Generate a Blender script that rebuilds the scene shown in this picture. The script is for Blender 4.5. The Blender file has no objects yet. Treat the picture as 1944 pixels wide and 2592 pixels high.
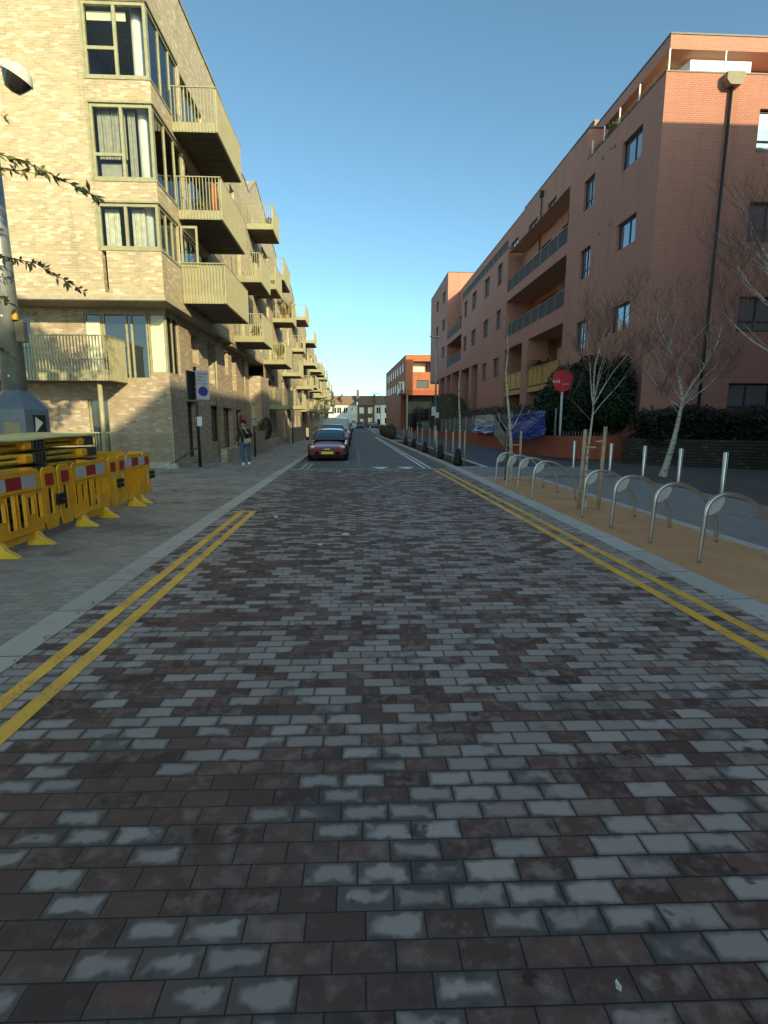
import bpy, math, random
from mathutils import Vector, Matrix, Euler, noise as mnoise
R = math.radians
S = bpy.context.scene
C = S.collection

# ------------------------------------------------------------------ camera, sky, sun, exposure
H = 1.65
FPX = 1340.0                       # focal length in photo pixels (photo 1944 wide)
PITCH = math.atan(230 / FPX)
YAW = math.atan(70 * math.cos(PITCH) / FPX)
cd = bpy.data.cameras.new('camera'); cam = bpy.data.objects.new('camera', cd); C.objects.link(cam)
cd.sensor_fit = 'HORIZONTAL'; cd.sensor_width = 36; cd.lens = 36 * FPX / 1944
cd.clip_start = 0.05; cd.clip_end = 3000
cam.location = (0, 0, H); cam.rotation_euler = (math.pi / 2 - PITCH, 0, -YAW)
S.camera = cam
S.render.resolution_x = 768; S.render.resolution_y = 1024

SUN_AZ = 28.0      # degrees from straight behind the camera towards +X
SUN_EL = 20.2
W = bpy.data.worlds.new('World'); S.world = W; W.use_nodes = True
wn = W.node_tree; bg = wn.nodes['Background']
sky = wn.nodes.new('ShaderNodeTexSky'); sky.sky_type = 'NISHITA'; sky.sun_disc = False
sky.sun_elevation = R(SUN_EL); sky.sun_rotation = R(180 - SUN_AZ)
sky.air_density = 0.58; sky.dust_density = 1.1; sky.ozone_density = 2.6
tm = wn.nodes.new('ShaderNodeMix'); tm.data_type = 'RGBA'; tm.blend_type = 'MULTIPLY'; tm.inputs[0].default_value = 1.0
wn.links.new(sky.outputs[0], tm.inputs[6]); tm.inputs[7].default_value = (0.84, 0.99, 0.77, 1)
wn.links.new(tm.outputs[2], bg.inputs[0]); bg.inputs[1].default_value = 0.15
sl = bpy.data.lights.new('sun', 'SUN'); sun = bpy.data.objects.new('sun', sl); C.objects.link(sun)
sl.energy = 2.55; sl.angle = R(0.5); sl.color = (1.0, 0.84, 0.48)
a = R(SUN_AZ); e = R(SUN_EL)
sdir = Vector((math.sin(a) * math.cos(e), -math.cos(a) * math.cos(e), math.sin(e)))
sun.rotation_euler = sdir.to_track_quat('Z', 'Y').to_euler()
S.view_settings.view_transform = 'Standard'; S.view_settings.look = 'None'
S.view_settings.exposure = 1.2; S.view_settings.gamma = 1.0
try: S.view_settings.use_curve_mapping = False
except Exception: pass

# ------------------------------------------------------------------ material helpers
def newmat(name):
    m = bpy.data.materials.new(name); m.use_nodes = True
    return m, m.node_tree, m.node_tree.nodes['Principled BSDF']
class N:
    """tiny expression helper over a node tree"""
    def __init__(s, nt): s.nt = nt
    def node(s, t, **kw):
        n = s.nt.nodes.new(t)
        for k, v in kw.items(): setattr(n, k, v)
        return n
    def put(s, sock, v):
        if hasattr(v, 'links') or isinstance(v, bpy.types.NodeSocket): s.nt.links.new(v, sock)
        else: sock.default_value = v
    def m(s, op, a, b=None, c=None, clamp=False):
        n = s.node('ShaderNodeMath', operation=op); n.use_clamp = clamp
        s.put(n.inputs[0], a)
        if b is not None: s.put(n.inputs[1], b)
        if c is not None: s.put(n.inputs[2], c)
        return n.outputs[0]
    def mix(s, f, a, b):
        n = s.node('ShaderNodeMix', data_type='RGBA')
        s.put(n.inputs[0], f); s.put(n.inputs[6], a if not isinstance(a, tuple) else (*a[:3], 1)); s.put(n.inputs[7], b if not isinstance(b, tuple) else (*b[:3], 1))
        return n.outputs[2]
    def vec(s, x, y, z=0.0):
        n = s.node('ShaderNodeCombineXYZ'); s.put(n.inputs[0], x); s.put(n.inputs[1], y); s.put(n.inputs[2], z); return n.outputs[0]
    def pos(s):
        g = s.node('ShaderNodeNewGeometry'); sp = s.node('ShaderNodeSeparateXYZ'); s.nt.links.new(g.outputs['Position'], sp.inputs[0])
        return g.outputs['Position'], sp.outputs[0], sp.outputs[1], sp.outputs[2]
    def noise(s, vec, scale, detail=4.0, rough=0.55):
        n = s.node('ShaderNodeTexNoise'); s.put(n.inputs['Scale'], scale); n.inputs['Detail'].default_value = detail; n.inputs['Roughness'].default_value = rough
        if vec is not None: s.nt.links.new(vec, n.inputs['Vector'])
        return n.outputs[0]
    def white(s, vec):
        n = s.node('ShaderNodeTexWhiteNoise', noise_dimensions='3D'); s.nt.links.new(vec, n.inputs['Vector']); return n.outputs['Value'], n.outputs['Color']
    def sstep(s, v, a, b, o0=0.0, o1=1.0):
        n = s.node('ShaderNodeMapRange', interpolation_type='SMOOTHSTEP')
        s.put(n.inputs[0], v); n.inputs[1].default_value = a; n.inputs[2].default_value = b; n.inputs[3].default_value = o0; n.inputs[4].default_value = o1
        return n.outputs[0]
    def bump(s, h, strength, dist, bsdf):
        n = s.node('ShaderNodeBump'); n.inputs['Strength'].default_value = strength; n.inputs['Distance'].default_value = dist
        s.put(n.inputs['Height'], h); s.nt.links.new(n.outputs[0], bsdf.inputs['Normal'])
def plain(name, col, rough=0.6, metal=0.0, var=0.12, scale=6.0, bump=0.0, spec=None, coat=0.0):
    m, nt, b = newmat(name); n = N(nt)
    tc = n.node('ShaderNodeTexCoord')
    nz = n.noise(tc.outputs['Object'], scale, 5)
    f = n.sstep(nz, 0.3, 0.7)
    lo = tuple(c * (1 - var) for c in col); hi = tuple(min(1, c * (1 + var)) for c in col)
    nt.links.new(n.mix(f, lo, hi), b.inputs['Base Color'])
    b.inputs['Roughness'].default_value = rough; b.inputs['Metallic'].default_value = metal
    if spec is not None: b.inputs['Specular IOR Level'].default_value = spec
    if coat: b.inputs['Coat Weight'].default_value = coat; b.inputs['Coat Roughness'].default_value = 0.05
    if bump: n.bump(n.noise(tc.outputs['Object'], scale * 8, 3), bump, 0.01, b)
    return m
def brick(name, c1, c2, mortar, pale=None, palef=0.0, rough=0.85, bw=0.225, bh=0.075, grime=0.25, rnd=0.5, mort=0.011, usub=False):
    m, nt, b = newmat(name); n = N(nt)
    P, x, y, z = n.pos()
    u = n.m('SUBTRACT' if usub else 'ADD', x, y)
    row = n.m('FLOOR', n.m('DIVIDE', z, bh))
    off = n.m('MULTIPLY', n.m('FRACT', n.m('MULTIPLY', row, 0.5)), bw)
    uu = n.m('DIVIDE', n.m('ADD', u, off), bw)
    col = n.m('FLOOR', uu)
    du = n.m('MULTIPLY', n.m('PINGPONG', uu, 0.5), bw)
    dv = n.m('MULTIPLY', n.m('PINGPONG', n.m('DIVIDE', z, bh), 0.5), bh)
    d = n.m('MINIMUM', du, dv)
    v, vc = n.white(n.vec(col, row, 3.0))
    base = n.mix(n.m('ADD', n.m('MULTIPLY', v, rnd), n.m('MULTIPLY', n.noise(P, 0.9, 3), 1 - rnd), clamp=True), c1, c2)
    if pale:
        v2, _ = n.white(n.vec(row, col, 9.0))
        st = n.noise(n.vec(n.m('MULTIPLY', u, 2.2), n.m('MULTIPLY', z, 9.0), 0.0), 1.0, 3)
        pf = n.m('MULTIPLY', n.sstep(n.m('ADD', v2, n.m('MULTIPLY', n.m('SUBTRACT', st, 0.5), 2.2)), 0.9 - palef, 1.3 - palef), n.m('ADD', 0.25, n.m('MULTIPLY', n.noise(n.vec(n.m('MULTIPLY', u, 9.0), n.m('MULTIPLY', z, 22.0), 4.0), 1.0, 2), 0.9)), clamp=True)
        base = n.mix(pf, base, pale)
    stn = n.noise(n.vec(n.m('MULTIPLY', u, 2.0), n.m('MULTIPLY', z, 0.22), 5.0), 1.0, 4, 0.6)
    base = n.mix(n.m('MULTIPLY', n.sstep(stn, 0.5, 0.72), 0.38), base, tuple(c * 0.6 for c in c1))
    g = n.noise(P, 0.35, 5)
    base = n.mix(n.m('MULTIPLY', n.sstep(g, 0.45, 0.75), grime), base, tuple(c * 0.55 for c in c1))
    fj = n.sstep(d, mort * 0.35, mort * 0.75)
    nt.links.new(n.mix(fj, mortar, base), b.inputs['Base Color'])
    b.inputs['Roughness'].default_value = rough; b.inputs['Specular IOR Level'].default_value = 0.25
    n.bump(n.m('ADD', fj, n.m('MULTIPLY', n.noise(P, 60, 2), 0.4)), 0.5, 0.006, b)
    return m
def glassy(name, col=(0.02, 0.03, 0.035), rough=0.04, metal=0.0, wob=0.02):
    m, nt, b = newmat(name); n = N(nt)
    P, *_ = n.pos()
    b.inputs['Base Color'].default_value = (*col, 1); b.inputs['Roughness'].default_value = rough
    b.inputs['Specular IOR Level'].default_value = 0.9; b.inputs['IOR'].default_value = 1.6; b.inputs['Metallic'].default_value = metal
    n.bump(n.noise(P, 1.3, 1), wob, 0.2, b)
    return m
def seeglass(name):
    m, nt, b = newmat(name); n = N(nt)
    tr = n.node('ShaderNodeBsdfTransparent'); tr.inputs[0].default_value = (0.86, 0.92, 0.9, 1)
    gl = n.node('ShaderNodeBsdfGlossy'); gl.inputs['Roughness'].default_value = 0.02; gl.inputs[0].default_value = (0.95, 0.97, 1, 1)
    fr = n.node('ShaderNodeFresnel'); fr.inputs[0].default_value = 1.45
    mx = n.node('ShaderNodeMixShader'); nt.links.new(n.m('ADD', fr.outputs[0], 0.0, clamp=True), mx.inputs[0])
    nt.links.new(tr.outputs[0], mx.inputs[1]); nt.links.new(gl.outputs[0], mx.inputs[2])
    nt.links.new(mx.outputs[0], nt.nodes['Material Output'].inputs[0])
    return m

def paver_mat(name, L=0.20, Wd=0.1035, greys=((0.34, 0.28, 0.245), (0.56, 0.465, 0.41)), browns=((0.088, 0.048, 0.038), (0.185, 0.102, 0.080)),
              pgrey=0.51, wet=1.0, swap=False, tan=True, jointc=(0.018, 0.017, 0.016), sandy=False):
    m, nt, b = newmat(name); n = N(nt)
    P, x, y, z = n.pos()
    # the courses wander a little, as laid by hand
    wob = n.m('MULTIPLY', n.m('SUBTRACT', n.noise(P, 0.8, 2), 0.5), 0.012)
    x = n.m('ADD', x, n.m('MULTIPLY', y, -0.012)); y = n.m('ADD', y, n.m('ADD', wob, n.m('MULTIPLY', x, 0.022)))
    if swap: x, y = y, x
    vv = n.m('DIVIDE', y, Wd); row = n.m('FLOOR', vv)
    rr, _ = n.white(n.vec(row, 5.0, 1.0))
    uu = n.m('DIVIDE', n.m('ADD', x, n.m('ADD', n.m('MULTIPLY', n.m('FRACT', n.m('MULTIPLY', row, 0.5)), L), n.m('MULTIPLY', rr, 0.03))), L)
    col = n.m('FLOOR', uu)
    du = n.m('MULTIPLY', n.m('PINGPONG', uu, 0.5), L); dv = n.m('MULTIPLY', n.m('PINGPONG', vv, 0.5), Wd)
    d = n.m('MINIMUM', du, dv)
    r1, rc = n.white(n.vec(col, row, 0.0))
    sp = n.node('ShaderNodeSeparateColor'); nt.links.new(rc, sp.inputs[0]); r2, r3, r4 = sp.outputs
    bx_ = n.m('MULTIPLY', col, L); by_ = n.m('MULTIPLY', row, Wd)
    big = n.noise(n.vec(bx_, by_, 0.0), 0.75, 3, 0.6); big2 = n.noise(n.vec(x, y, 7.0), 0.9, 2)
    right = n.sstep(bx_, -1.6, 1.8, -0.10, 0.16)
    side = n.m('ABSOLUTE', n.m('SUBTRACT', bx_, 0.5)); edge = n.sstep(side, 2.0, 2.6, 0.0, 0.35)
    far = n.sstep(by_, 7.5, 12.5, 0.0, -0.24)
    thr = n.m('ADD', n.m('ADD', n.m('ADD', pgrey, right), n.m('ADD', edge, far)), n.m('MULTIPLY', n.m('SUBTRACT', big, 0.5), 1.1))
    isg = n.m('LESS_THAN', r1, thr)
    grey = n.mix(r2, greys[0], greys[1]); brn = n.mix(r3, browns[0], browns[1])
    if tan:
        tf = n.m('MULTIPLY', n.m('GREATER_THAN', r4, 0.80), n.sstep(bx_, -1.0, 1.5, 0.15, 1.0))
        ln = n.noise(P, 11, 4)
        grey = n.mix(n.m('MULTIPLY', tf, n.sstep(ln, 0.35, 0.65, 0.3, 1.0)), grey, (0.27, 0.18, 0.145))
        brn = n.mix(n.m('MULTIPLY', n.m('GREATER_THAN', r2, 0.62), n.sstep(n.noise(P, 14, 4), 0.45, 0.7)), brn, (0.24, 0.165, 0.135))
    base = n.mix(isg, brn, grey)
    if wet > 0:
        dn = n.m('ADD', n.m('MULTIPLY', n.noise(P, 7.5, 4, 0.6), 0.7), n.m('MULTIPLY', n.noise(n.vec(bx_, by_, 5.0), 3.0, 0), 0.3))
        dryb = n.m('MULTIPLY', n.sstep(dn, 0.50, 0.64), n.m('SUBTRACT', 1.0, isg))
        base = n.mix(n.m('MULTIPLY', dryb, n.sstep(bx_, -2.0, 1.0, 0.35, 0.85)), base, (0.30, 0.225, 0.19))
        damp = n.sstep(n.m('ADD', n.noise(P, 3.3, 4, 0.6), n.sstep(d, 0.0, 0.05, 0.05, -0.04)), 0.53, 0.64)
        base = n.mix(n.m('MULTIPLY', n.m('MULTIPLY', damp, isg), n.sstep(by_, 1.0, 7.0, 0.78, 0.45)), base, (0.085, 0.075, 0.072))
    # fine grain of the block face
    gr = n.noise(P, 170, 3, 0.7); base = n.mix(n.sstep(gr, 0.3, 0.8, 0.0, 0.42), base, n.mix(isg, (0.026, 0.018, 0.016), (0.13, 0.13, 0.125)))
    gr2 = n.noise(P, 320, 2, 0.7); base = n.mix(n.m('MULTIPLY', n.sstep(gr2, 0.62, 0.75), 0.35), base, (0.42, 0.40, 0.37))
    # drying blocks: damp rim creeping in from the joints, dry island in the middle
    if wet > 0:
        ex = n.noise(P, 10, 2); ex2 = n.noise(n.vec(col, row, 2.0), 0.31, 0)
        near = n.sstep(y, 1.0, 3.6, 1.0, 0.1); lw = n.sstep(n.m('ADD', x, n.m('MULTIPLY', n.m('SUBTRACT', big2, 0.5), 2.4)), -0.3, 1.3, 1.0, 0.22)
        wamt = n.m('MULTIPLY', n.m('MULTIPLY', near, lw), wet)
        rim = n.m('MULTIPLY', n.m('ADD', 0.004, n.m('MULTIPLY', n.m('ADD', n.m('MULTIPLY', r4, 0.55), n.m('MULTIPLY', n.sstep(ex, 0.36, 0.64), 1.0)), 0.026)), wamt)
        rd = n.m('MULTIPLY', n.m('DIVIDE', n.m('MULTIPLY', du, dv), n.m('SQRT', n.m('ADD', n.m('ADD', n.m('MULTIPLY', du, du), n.m('MULTIPLY', dv, dv)), 1e-7))), 0.56); rd = n.m('ADD', rd, n.m('MULTIPLY', d, 0.5))
        dry = n.sstep(n.m('SUBTRACT', rd, rim), -0.011, 0.017)
        base = n.mix(dry, n.mix(n.m('ADD', 0.45, n.m('MULTIPLY', isg, 0.35)), base, (0.060, 0.047, 0.042)), base)
        # a whole damp patch or tyre smear here and there
        st = n.noise(P, 1.1, 5, 0.65); base = n.mix(n.m('MULTIPLY', n.sstep(st, 0.56, 0.68), 0.5), base, (0.022, 0.021, 0.022))
        sp2 = n.noise(n.vec(x, y, 3.0), 7, 4); base = n.mix(n.m('MULTIPLY', n.sstep(sp2, 0.66, 0.72), 0.7), base, (0.012, 0.011, 0.012))
        nt.links.new(n.m('ADD', 0.55, n.m('MULTIPLY', dry, 0.22)), b.inputs['Roughness'])
    else:
        st = n.noise(P, 0.8, 5, 0.6); base = n.mix(n.m('MULTIPLY', n.sstep(st, 0.5, 0.7), 0.4), base, tuple(c * 0.6 for c in greys[0]))
        if sandy:
            sd = n.noise(n.vec(n.m('MULTIPLY', n.m('ADD', x, n.m('MULTIPLY', y, 0.35)), 1.6), n.m('MULTIPLY', y, 0.35), 0.0), 1.0, 5, 0.65)
            base = n.mix(n.m('MULTIPLY', n.sstep(sd, 0.56, 0.70), 0.55), base, (0.34, 0.27, 0.19))
            dk = n.noise(n.vec(x, y, 11.0), 0.7, 5, 0.7); base = n.mix(n.m('MULTIPLY', n.sstep(dk, 0.54, 0.66), 0.55), base, (0.07, 0.072, 0.07))
        b.inputs['Roughness'].default_value = 0.7
    fj = n.sstep(d, 0.0012, 0.0034)
    nt.links.new(n.mix(fj, jointc, base), b.inputs['Base Color'])
    b.inputs['Specular IOR Level'].default_value = 0.3
    hgt = n.m('ADD', n.m('MULTIPLY', n.sstep(d, 0.0, 0.006), 1.0), n.m('ADD', n.m('MULTIPLY', gr, 0.12), n.m('MULTIPLY', r2, 0.25)))
    n.bump(hgt, 0.7, 0.004, b)
    return m
def ground_mat(name, c1, c2, s1=1.5, s2=90, rough=0.8, speck=0.3, bump=0.3, speckc=None, crack=0.0):
    m, nt, b = newmat(name); n = N(nt); P, x, y, z = n.pos()
    base = n.mix(n.sstep(n.noise(P, s1, 6, 0.6), 0.3, 0.7), c1, c2)
    g = n.noise(P, s2, 3, 0.7)
    base = n.mix(n.m('MULTIPLY', n.sstep(g, 0.55, 0.7), speck), base, speckc or tuple(min(1, c * 2.2) for c in c2))
    base = n.mix(n.m('MULTIPLY', n.sstep(n.noise(P, 0.45, 5, 0.7), 0.55, 0.7), 0.35), base, tuple(c * 0.6 for c in c1))
    nt.links.new(base, b.inputs['Base Color']); b.inputs['Roughness'].default_value = rough; b.inputs['Specular IOR Level'].default_value = 0.3
    n.bump(g, bump, 0.01, b)
    return m
def slab_mat(name, c1, c2, axis='y', unit=0.915, rough=0.75):
    """concrete kerb units, jointed every `unit` metres, each a slightly different tone"""
    m, nt, b = newmat(name); n = N(nt); P, x, y, z = n.pos()
    q = n.m('DIVIDE', y if axis == 'y' else x, unit); r, _ = n.white(n.vec(n.m('FLOOR', q), 2.0, 0.0))
    base = n.mix(n.m('ADD', n.m('MULTIPLY', r, 0.7), n.m('MULTIPLY', n.noise(P, 3, 5), 0.3)), c1, c2)
    base = n.mix(n.m('MULTIPLY', n.sstep(n.noise(P, 2.2, 6, 0.7), 0.52, 0.66), 0.3), base, tuple(c * 0.5 for c in c1))
    j = n.sstep(n.m('MULTIPLY', n.m('PINGPONG', q, 0.5), unit), 0.003, 0.009)
    nt.links.new(n.mix(j, (0.03, 0.03, 0.028), base), b.inputs['Base Color']); b.inputs['Roughness'].default_value = rough
    n.bump(n.m('ADD', j, n.m('MULTIPLY', n.noise(P, 120, 2), 0.3)), 0.4, 0.004, b)
    return m
def paint_mat(name, c, wear=0.35, under=(0.05, 0.05, 0.052)):
    m, nt, b = newmat(name); n = N(nt); P, x, y, z = n.pos()
    w = n.m('ADD', n.m('MULTIPLY', n.noise(P, 40, 5, 0.7), 0.5), n.m('MULTIPLY', n.noise(P, 3.0, 4, 0.6), 0.5))
    f = n.m('MULTIPLY', n.sstep(w, 0.50, 0.60), wear)
    base = n.mix(n.sstep(n.noise(P, 1.7, 4), 0.3, 0.7), c, tuple(q * 0.82 for q in c))
    nt.links.new(n.mix(f, base, under), b.inputs['Base Color']); b.inputs['Roughness'].default_value = 0.6
    # block joints telegraph through the paint
    d = n.m('MULTIPLY', n.m('PINGPONG', n.m('DIVIDE', n.m('ADD', y, n.m('MULTIPLY', x, 0.022)), 0.1035), 0.5), 0.1035)
    n.bump(n.m('ADD', n.sstep(d, 0.001, 0.006), n.m('MULTIPLY', n.noise(P, 200, 2), 0.2)), 0.5, 0.003, b)
    return m
def bark_mat(name, c, dark, scale=1.0, amt=0.5):
    m, nt, b = newmat(name); n = N(nt); tc = n.node('ShaderNodeTexCoord')
    mp = n.node('ShaderNodeMapping'); mp.inputs['Scale'].default_value = (9 * scale, 9 * scale, 26 * scale); nt.links.new(tc.outputs['Object'], mp.inputs[0])
    f = n.m('MULTIPLY', n.sstep(n.noise(mp.outputs[0], 1.0, 3), 0.54, 0.62), amt)
    nt.links.new(n.mix(f, c, dark), b.inputs['Base Color']); b.inputs['Roughness'].default_value = 0.8
    return m
def leaf_mat(name, c1, c2, rough=0.5, tr=0.15):
    m, nt, b = newmat(name); n = N(nt); P, *_ = n.pos()
    oi = n.white(n.vec(n.m('FLOOR', n.m('MULTIPLY', n.pos()[1], 14)), n.m('FLOOR', n.m('MULTIPLY', n.pos()[2], 14)), n.m('FLOOR', n.m('MULTIPLY', n.pos()[3], 14))))[0]
    nt.links.new(n.mix(n.m('ADD', n.m('MULTIPLY', oi, 0.6), n.m('MULTIPLY', n.noise(P, 1.5, 3), 0.4)), c1, c2), b.inputs['Base Color'])
    b.inputs['Roughness'].default_value = rough; b.inputs['Specular IOR Level'].default_value = 0.3
    return m

M = {}
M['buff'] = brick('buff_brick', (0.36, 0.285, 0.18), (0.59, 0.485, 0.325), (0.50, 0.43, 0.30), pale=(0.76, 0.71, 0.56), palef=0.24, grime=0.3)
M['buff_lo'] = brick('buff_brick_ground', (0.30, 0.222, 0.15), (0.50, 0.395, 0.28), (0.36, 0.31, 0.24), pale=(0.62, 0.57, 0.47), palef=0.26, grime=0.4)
M['red'] = brick('red_brick', (0.42, 0.175, 0.125), (0.51, 0.228, 0.165), (0.56, 0.35, 0.27), grime=0.12, rnd=0.45)
M['red_low'] = brick('red_brick_low', (0.40, 0.095, 0.052), (0.50, 0.135, 0.072), (0.17, 0.085, 0.06), grime=0.3)
M['red_far'] = brick('orange_brick', (0.42, 0.13, 0.06), (0.48, 0.165, 0.08), (0.4, 0.17, 0.10), grime=0.1)
M['stone'] = brick('rubble_stone', (0.035, 0.030, 0.022), (0.085, 0.070, 0.050), (0.022, 0.018, 0.014), pale=(0.15, 0.12, 0.08), palef=0.10, bw=0.37, bh=0.11, mort=0.03, usub=True)
M['houseb'] = brick('house_brick', (0.16, 0.10, 0.07), (0.24, 0.15, 0.10), (0.2, 0.16, 0.12))
M['soffit'] = plain('soffit_render', (0.30, 0.26, 0.18), 0.85, var=0.1)
M['conc'] = plain('concrete_band', (0.42, 0.37, 0.26), 0.8)
M['metal_o'] = plain('olive_painted_metal', (0.345, 0.325, 0.195), 0.5, 0.0, 0.08, 3)
M['plank'] = plain('balcony_underside_boards', (0.12, 0.095, 0.07), 0.8)
M['frame_o'] = plain('olive_window_frame', (0.33, 0.32, 0.19), 0.5)
M['frame_d'] = plain('dark_window_frame', (0.022, 0.026, 0.03), 0.45)
M['white'] = plain('white_paint', (0.76, 0.75, 0.70), 0.5, var=0.05)
M['cream'] = plain('cream_blind', (0.80, 0.74, 0.55), 0.8, var=0.06)
M['curt'] = plain('pale_curtain', (0.62, 0.60, 0.52), 0.9)
M['curt_g'] = plain('grey_curtain', (0.36, 0.34, 0.30), 0.9)
M['glass'] = glassy('dark_glass')
M['glass_sky'] = glassy('painted_sky_glass', (0.22, 0.27, 0.31), 0.03, 0.45, 0.03)  # pale blue base colour paints in the sky's reflection
M['see'] = seeglass('clear_glass')
M['dark'] = plain('dark_interior', (0.03, 0.028, 0.025), 0.9)
M['room'] = plain('room_wall', (0.34, 0.32, 0.29), 0.9)
M['steel'] = plain('brushed_steel', (0.55, 0.55, 0.53), 0.28, 0.95, 0.06, 20)
M['steel_m'] = plain('matt_steel_plate', (0.50, 0.51, 0.49), 0.55, 0.3, 0.05)
M['galv'] = plain('galvanised_pole', (0.33, 0.36, 0.36), 0.45, 0.6, 0.12, 5)
M['blueg'] = plain('blue_grey_cabinet', (0.13, 0.17, 0.22), 0.5, 0.1, 0.12, 3)
M['black'] = plain('black_paint', (0.018, 0.019, 0.018), 0.45)
M['rubber'] = plain('black_rubber', (0.012, 0.012, 0.012), 0.7)
M['yel_pl'] = plain('yellow_plastic', (0.88, 0.44, 0.015), 0.42, 0, 0.10, 2.5, bump=0.1)
M['yel_pl2'] = plain('lemon_plastic', (0.80, 0.54, 0.03), 0.45, 0, 0.12, 3)
M['yel_mat'] = plain('faded_yellow_board', (0.68, 0.50, 0.07), 0.6, 0, 0.25, 5, bump=0.2)
M['yel_top'] = plain('pale_yellow_board', (0.66, 0.60, 0.26), 0.6, 0, 0.15, 3)
M['refl_r'] = plain('red_reflector', (0.42, 0.022, 0.018), 0.35)
M['refl_w'] = plain('white_reflector', (0.55, 0.57, 0.60), 0.3)
M['blot_y'] = plain('bright_yellow_plate', (0.85, 0.62, 0.05), 0.5)
M['wood'] = plain('pale_timber', (0.45, 0.33, 0.19), 0.8, 0, 0.2, 9, bump=0.2)
M['wood_d'] = plain('brown_timber', (0.17, 0.12, 0.085), 0.85, 0, 0.2, 9)
M['orange_w'] = plain('yellow_balcony_panel', (0.50, 0.27, 0.035), 0.6, 0, 0.15, 5)
M['terra'] = plain('terracotta', (0.50, 0.19, 0.07), 0.8)
M['birch'] = bark_mat('birch_bark', (0.52, 0.475, 0.40), (0.07, 0.055, 0.05), 1.0, 0.8)
M['twig'] = plain('brown_twig', (0.15, 0.085, 0.062), 0.8)
M['trunk'] = plain('dark_trunk', (0.07, 0.055, 0.04), 0.9)
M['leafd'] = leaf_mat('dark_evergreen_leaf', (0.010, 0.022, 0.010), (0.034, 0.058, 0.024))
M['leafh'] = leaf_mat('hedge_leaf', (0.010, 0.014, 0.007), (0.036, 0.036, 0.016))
M['leafb'] = leaf_mat('brownish_hedge_leaf', (0.07, 0.06, 0.03), (0.14, 0.11, 0.055))
M['leafg'] = leaf_mat('grey_green_leaf', (0.05, 0.075, 0.04), (0.11, 0.14, 0.075))
M['leafo'] = leaf_mat('olive_leaf', (0.08, 0.085, 0.03), (0.20, 0.19, 0.065))
M['dryp'] = leaf_mat('dry_plant_leaf', (0.26, 0.22, 0.09), (0.42, 0.36, 0.16))
M['soil'] = ground_mat('dark_soil', (0.045, 0.032, 0.024), (0.075, 0.055, 0.04), 3, 40, 0.95, 0.3, 0.8)
M['resin'] = ground_mat('orange_bound_gravel', (0.54, 0.29, 0.14), (0.64, 0.36, 0.18), 1.2, 130, 0.85, 0.35, 0.35, (0.62, 0.42, 0.22))
M['asph'] = ground_mat('road_asphalt', (0.125, 0.125, 0.122), (0.165, 0.165, 0.16), 0.5, 110, 0.8, 0.3, 0.3)
M['asph_b'] = ground_mat('path_asphalt', (0.070, 0.082, 0.098), (0.092, 0.106, 0.122), 0.8, 110, 0.8, 0.25, 0.3)
M['asph_d'] = ground_mat('old_tarmac', (0.085, 0.08, 0.072), (0.125, 0.118, 0.105), 0.9, 60, 0.9, 0.25, 0.4)
M['earth'] = ground_mat('distant_ground', (0.09, 0.09, 0.085), (0.12, 0.12, 0.11), 0.1, 10)
M['kerb'] = slab_mat('concrete_kerb', (0.42, 0.375, 0.315), (0.54, 0.49, 0.42))
M['kerb_r'] = slab_mat('pale_kerb', (0.45, 0.43, 0.385), (0.57, 0.545, 0.49))
M['pave'] = paver_mat('road_blocks')
M['pave_l'] = paver_mat('pavement_blocks', greys=((0.31, 0.275, 0.23), (0.43, 0.38, 0.32)), browns=((0.17, 0.14, 0.12), (0.25, 0.215, 0.185)), pgrey=0.9, wet=0, tan=False, jointc=(0.06, 0.055, 0.05), sandy=True)
M['pave_r'] = paver_mat('grey_pavement_blocks', greys=((0.29, 0.27, 0.25), (0.36, 0.34, 0.315)), browns=((0.25, 0.23, 0.21), (0.30, 0.275, 0.255)), pgrey=1.2, wet=0, tan=False, swap=True, jointc=(0.12, 0.12, 0.11))
M['pave_e'] = paver_mat('edge_blocks', greys=((0.10, 0.112, 0.12), (0.17, 0.18, 0.185)), browns=((0.05, 0.035, 0.03), (0.08, 0.055, 0.045)), pgrey=0.45, wet=0, tan=False, swap=False, jointc=(0.16, 0.15, 0.13))
M['yline'] = paint_mat('yellow_line_paint', (0.97, 0.52, 0.06), 0.5, (0.28, 0.19, 0.10))
M['cline'] = paint_mat('cream_line_paint', (0.55, 0.47, 0.30), 0.3)
M['wline'] = paint_mat('white_line_paint', (0.88, 0.88, 0.84), 0.25)
M['fadeline'] = paint_mat('faded_line_paint', (0.17, 0.18, 0.19), 0.7)

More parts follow.
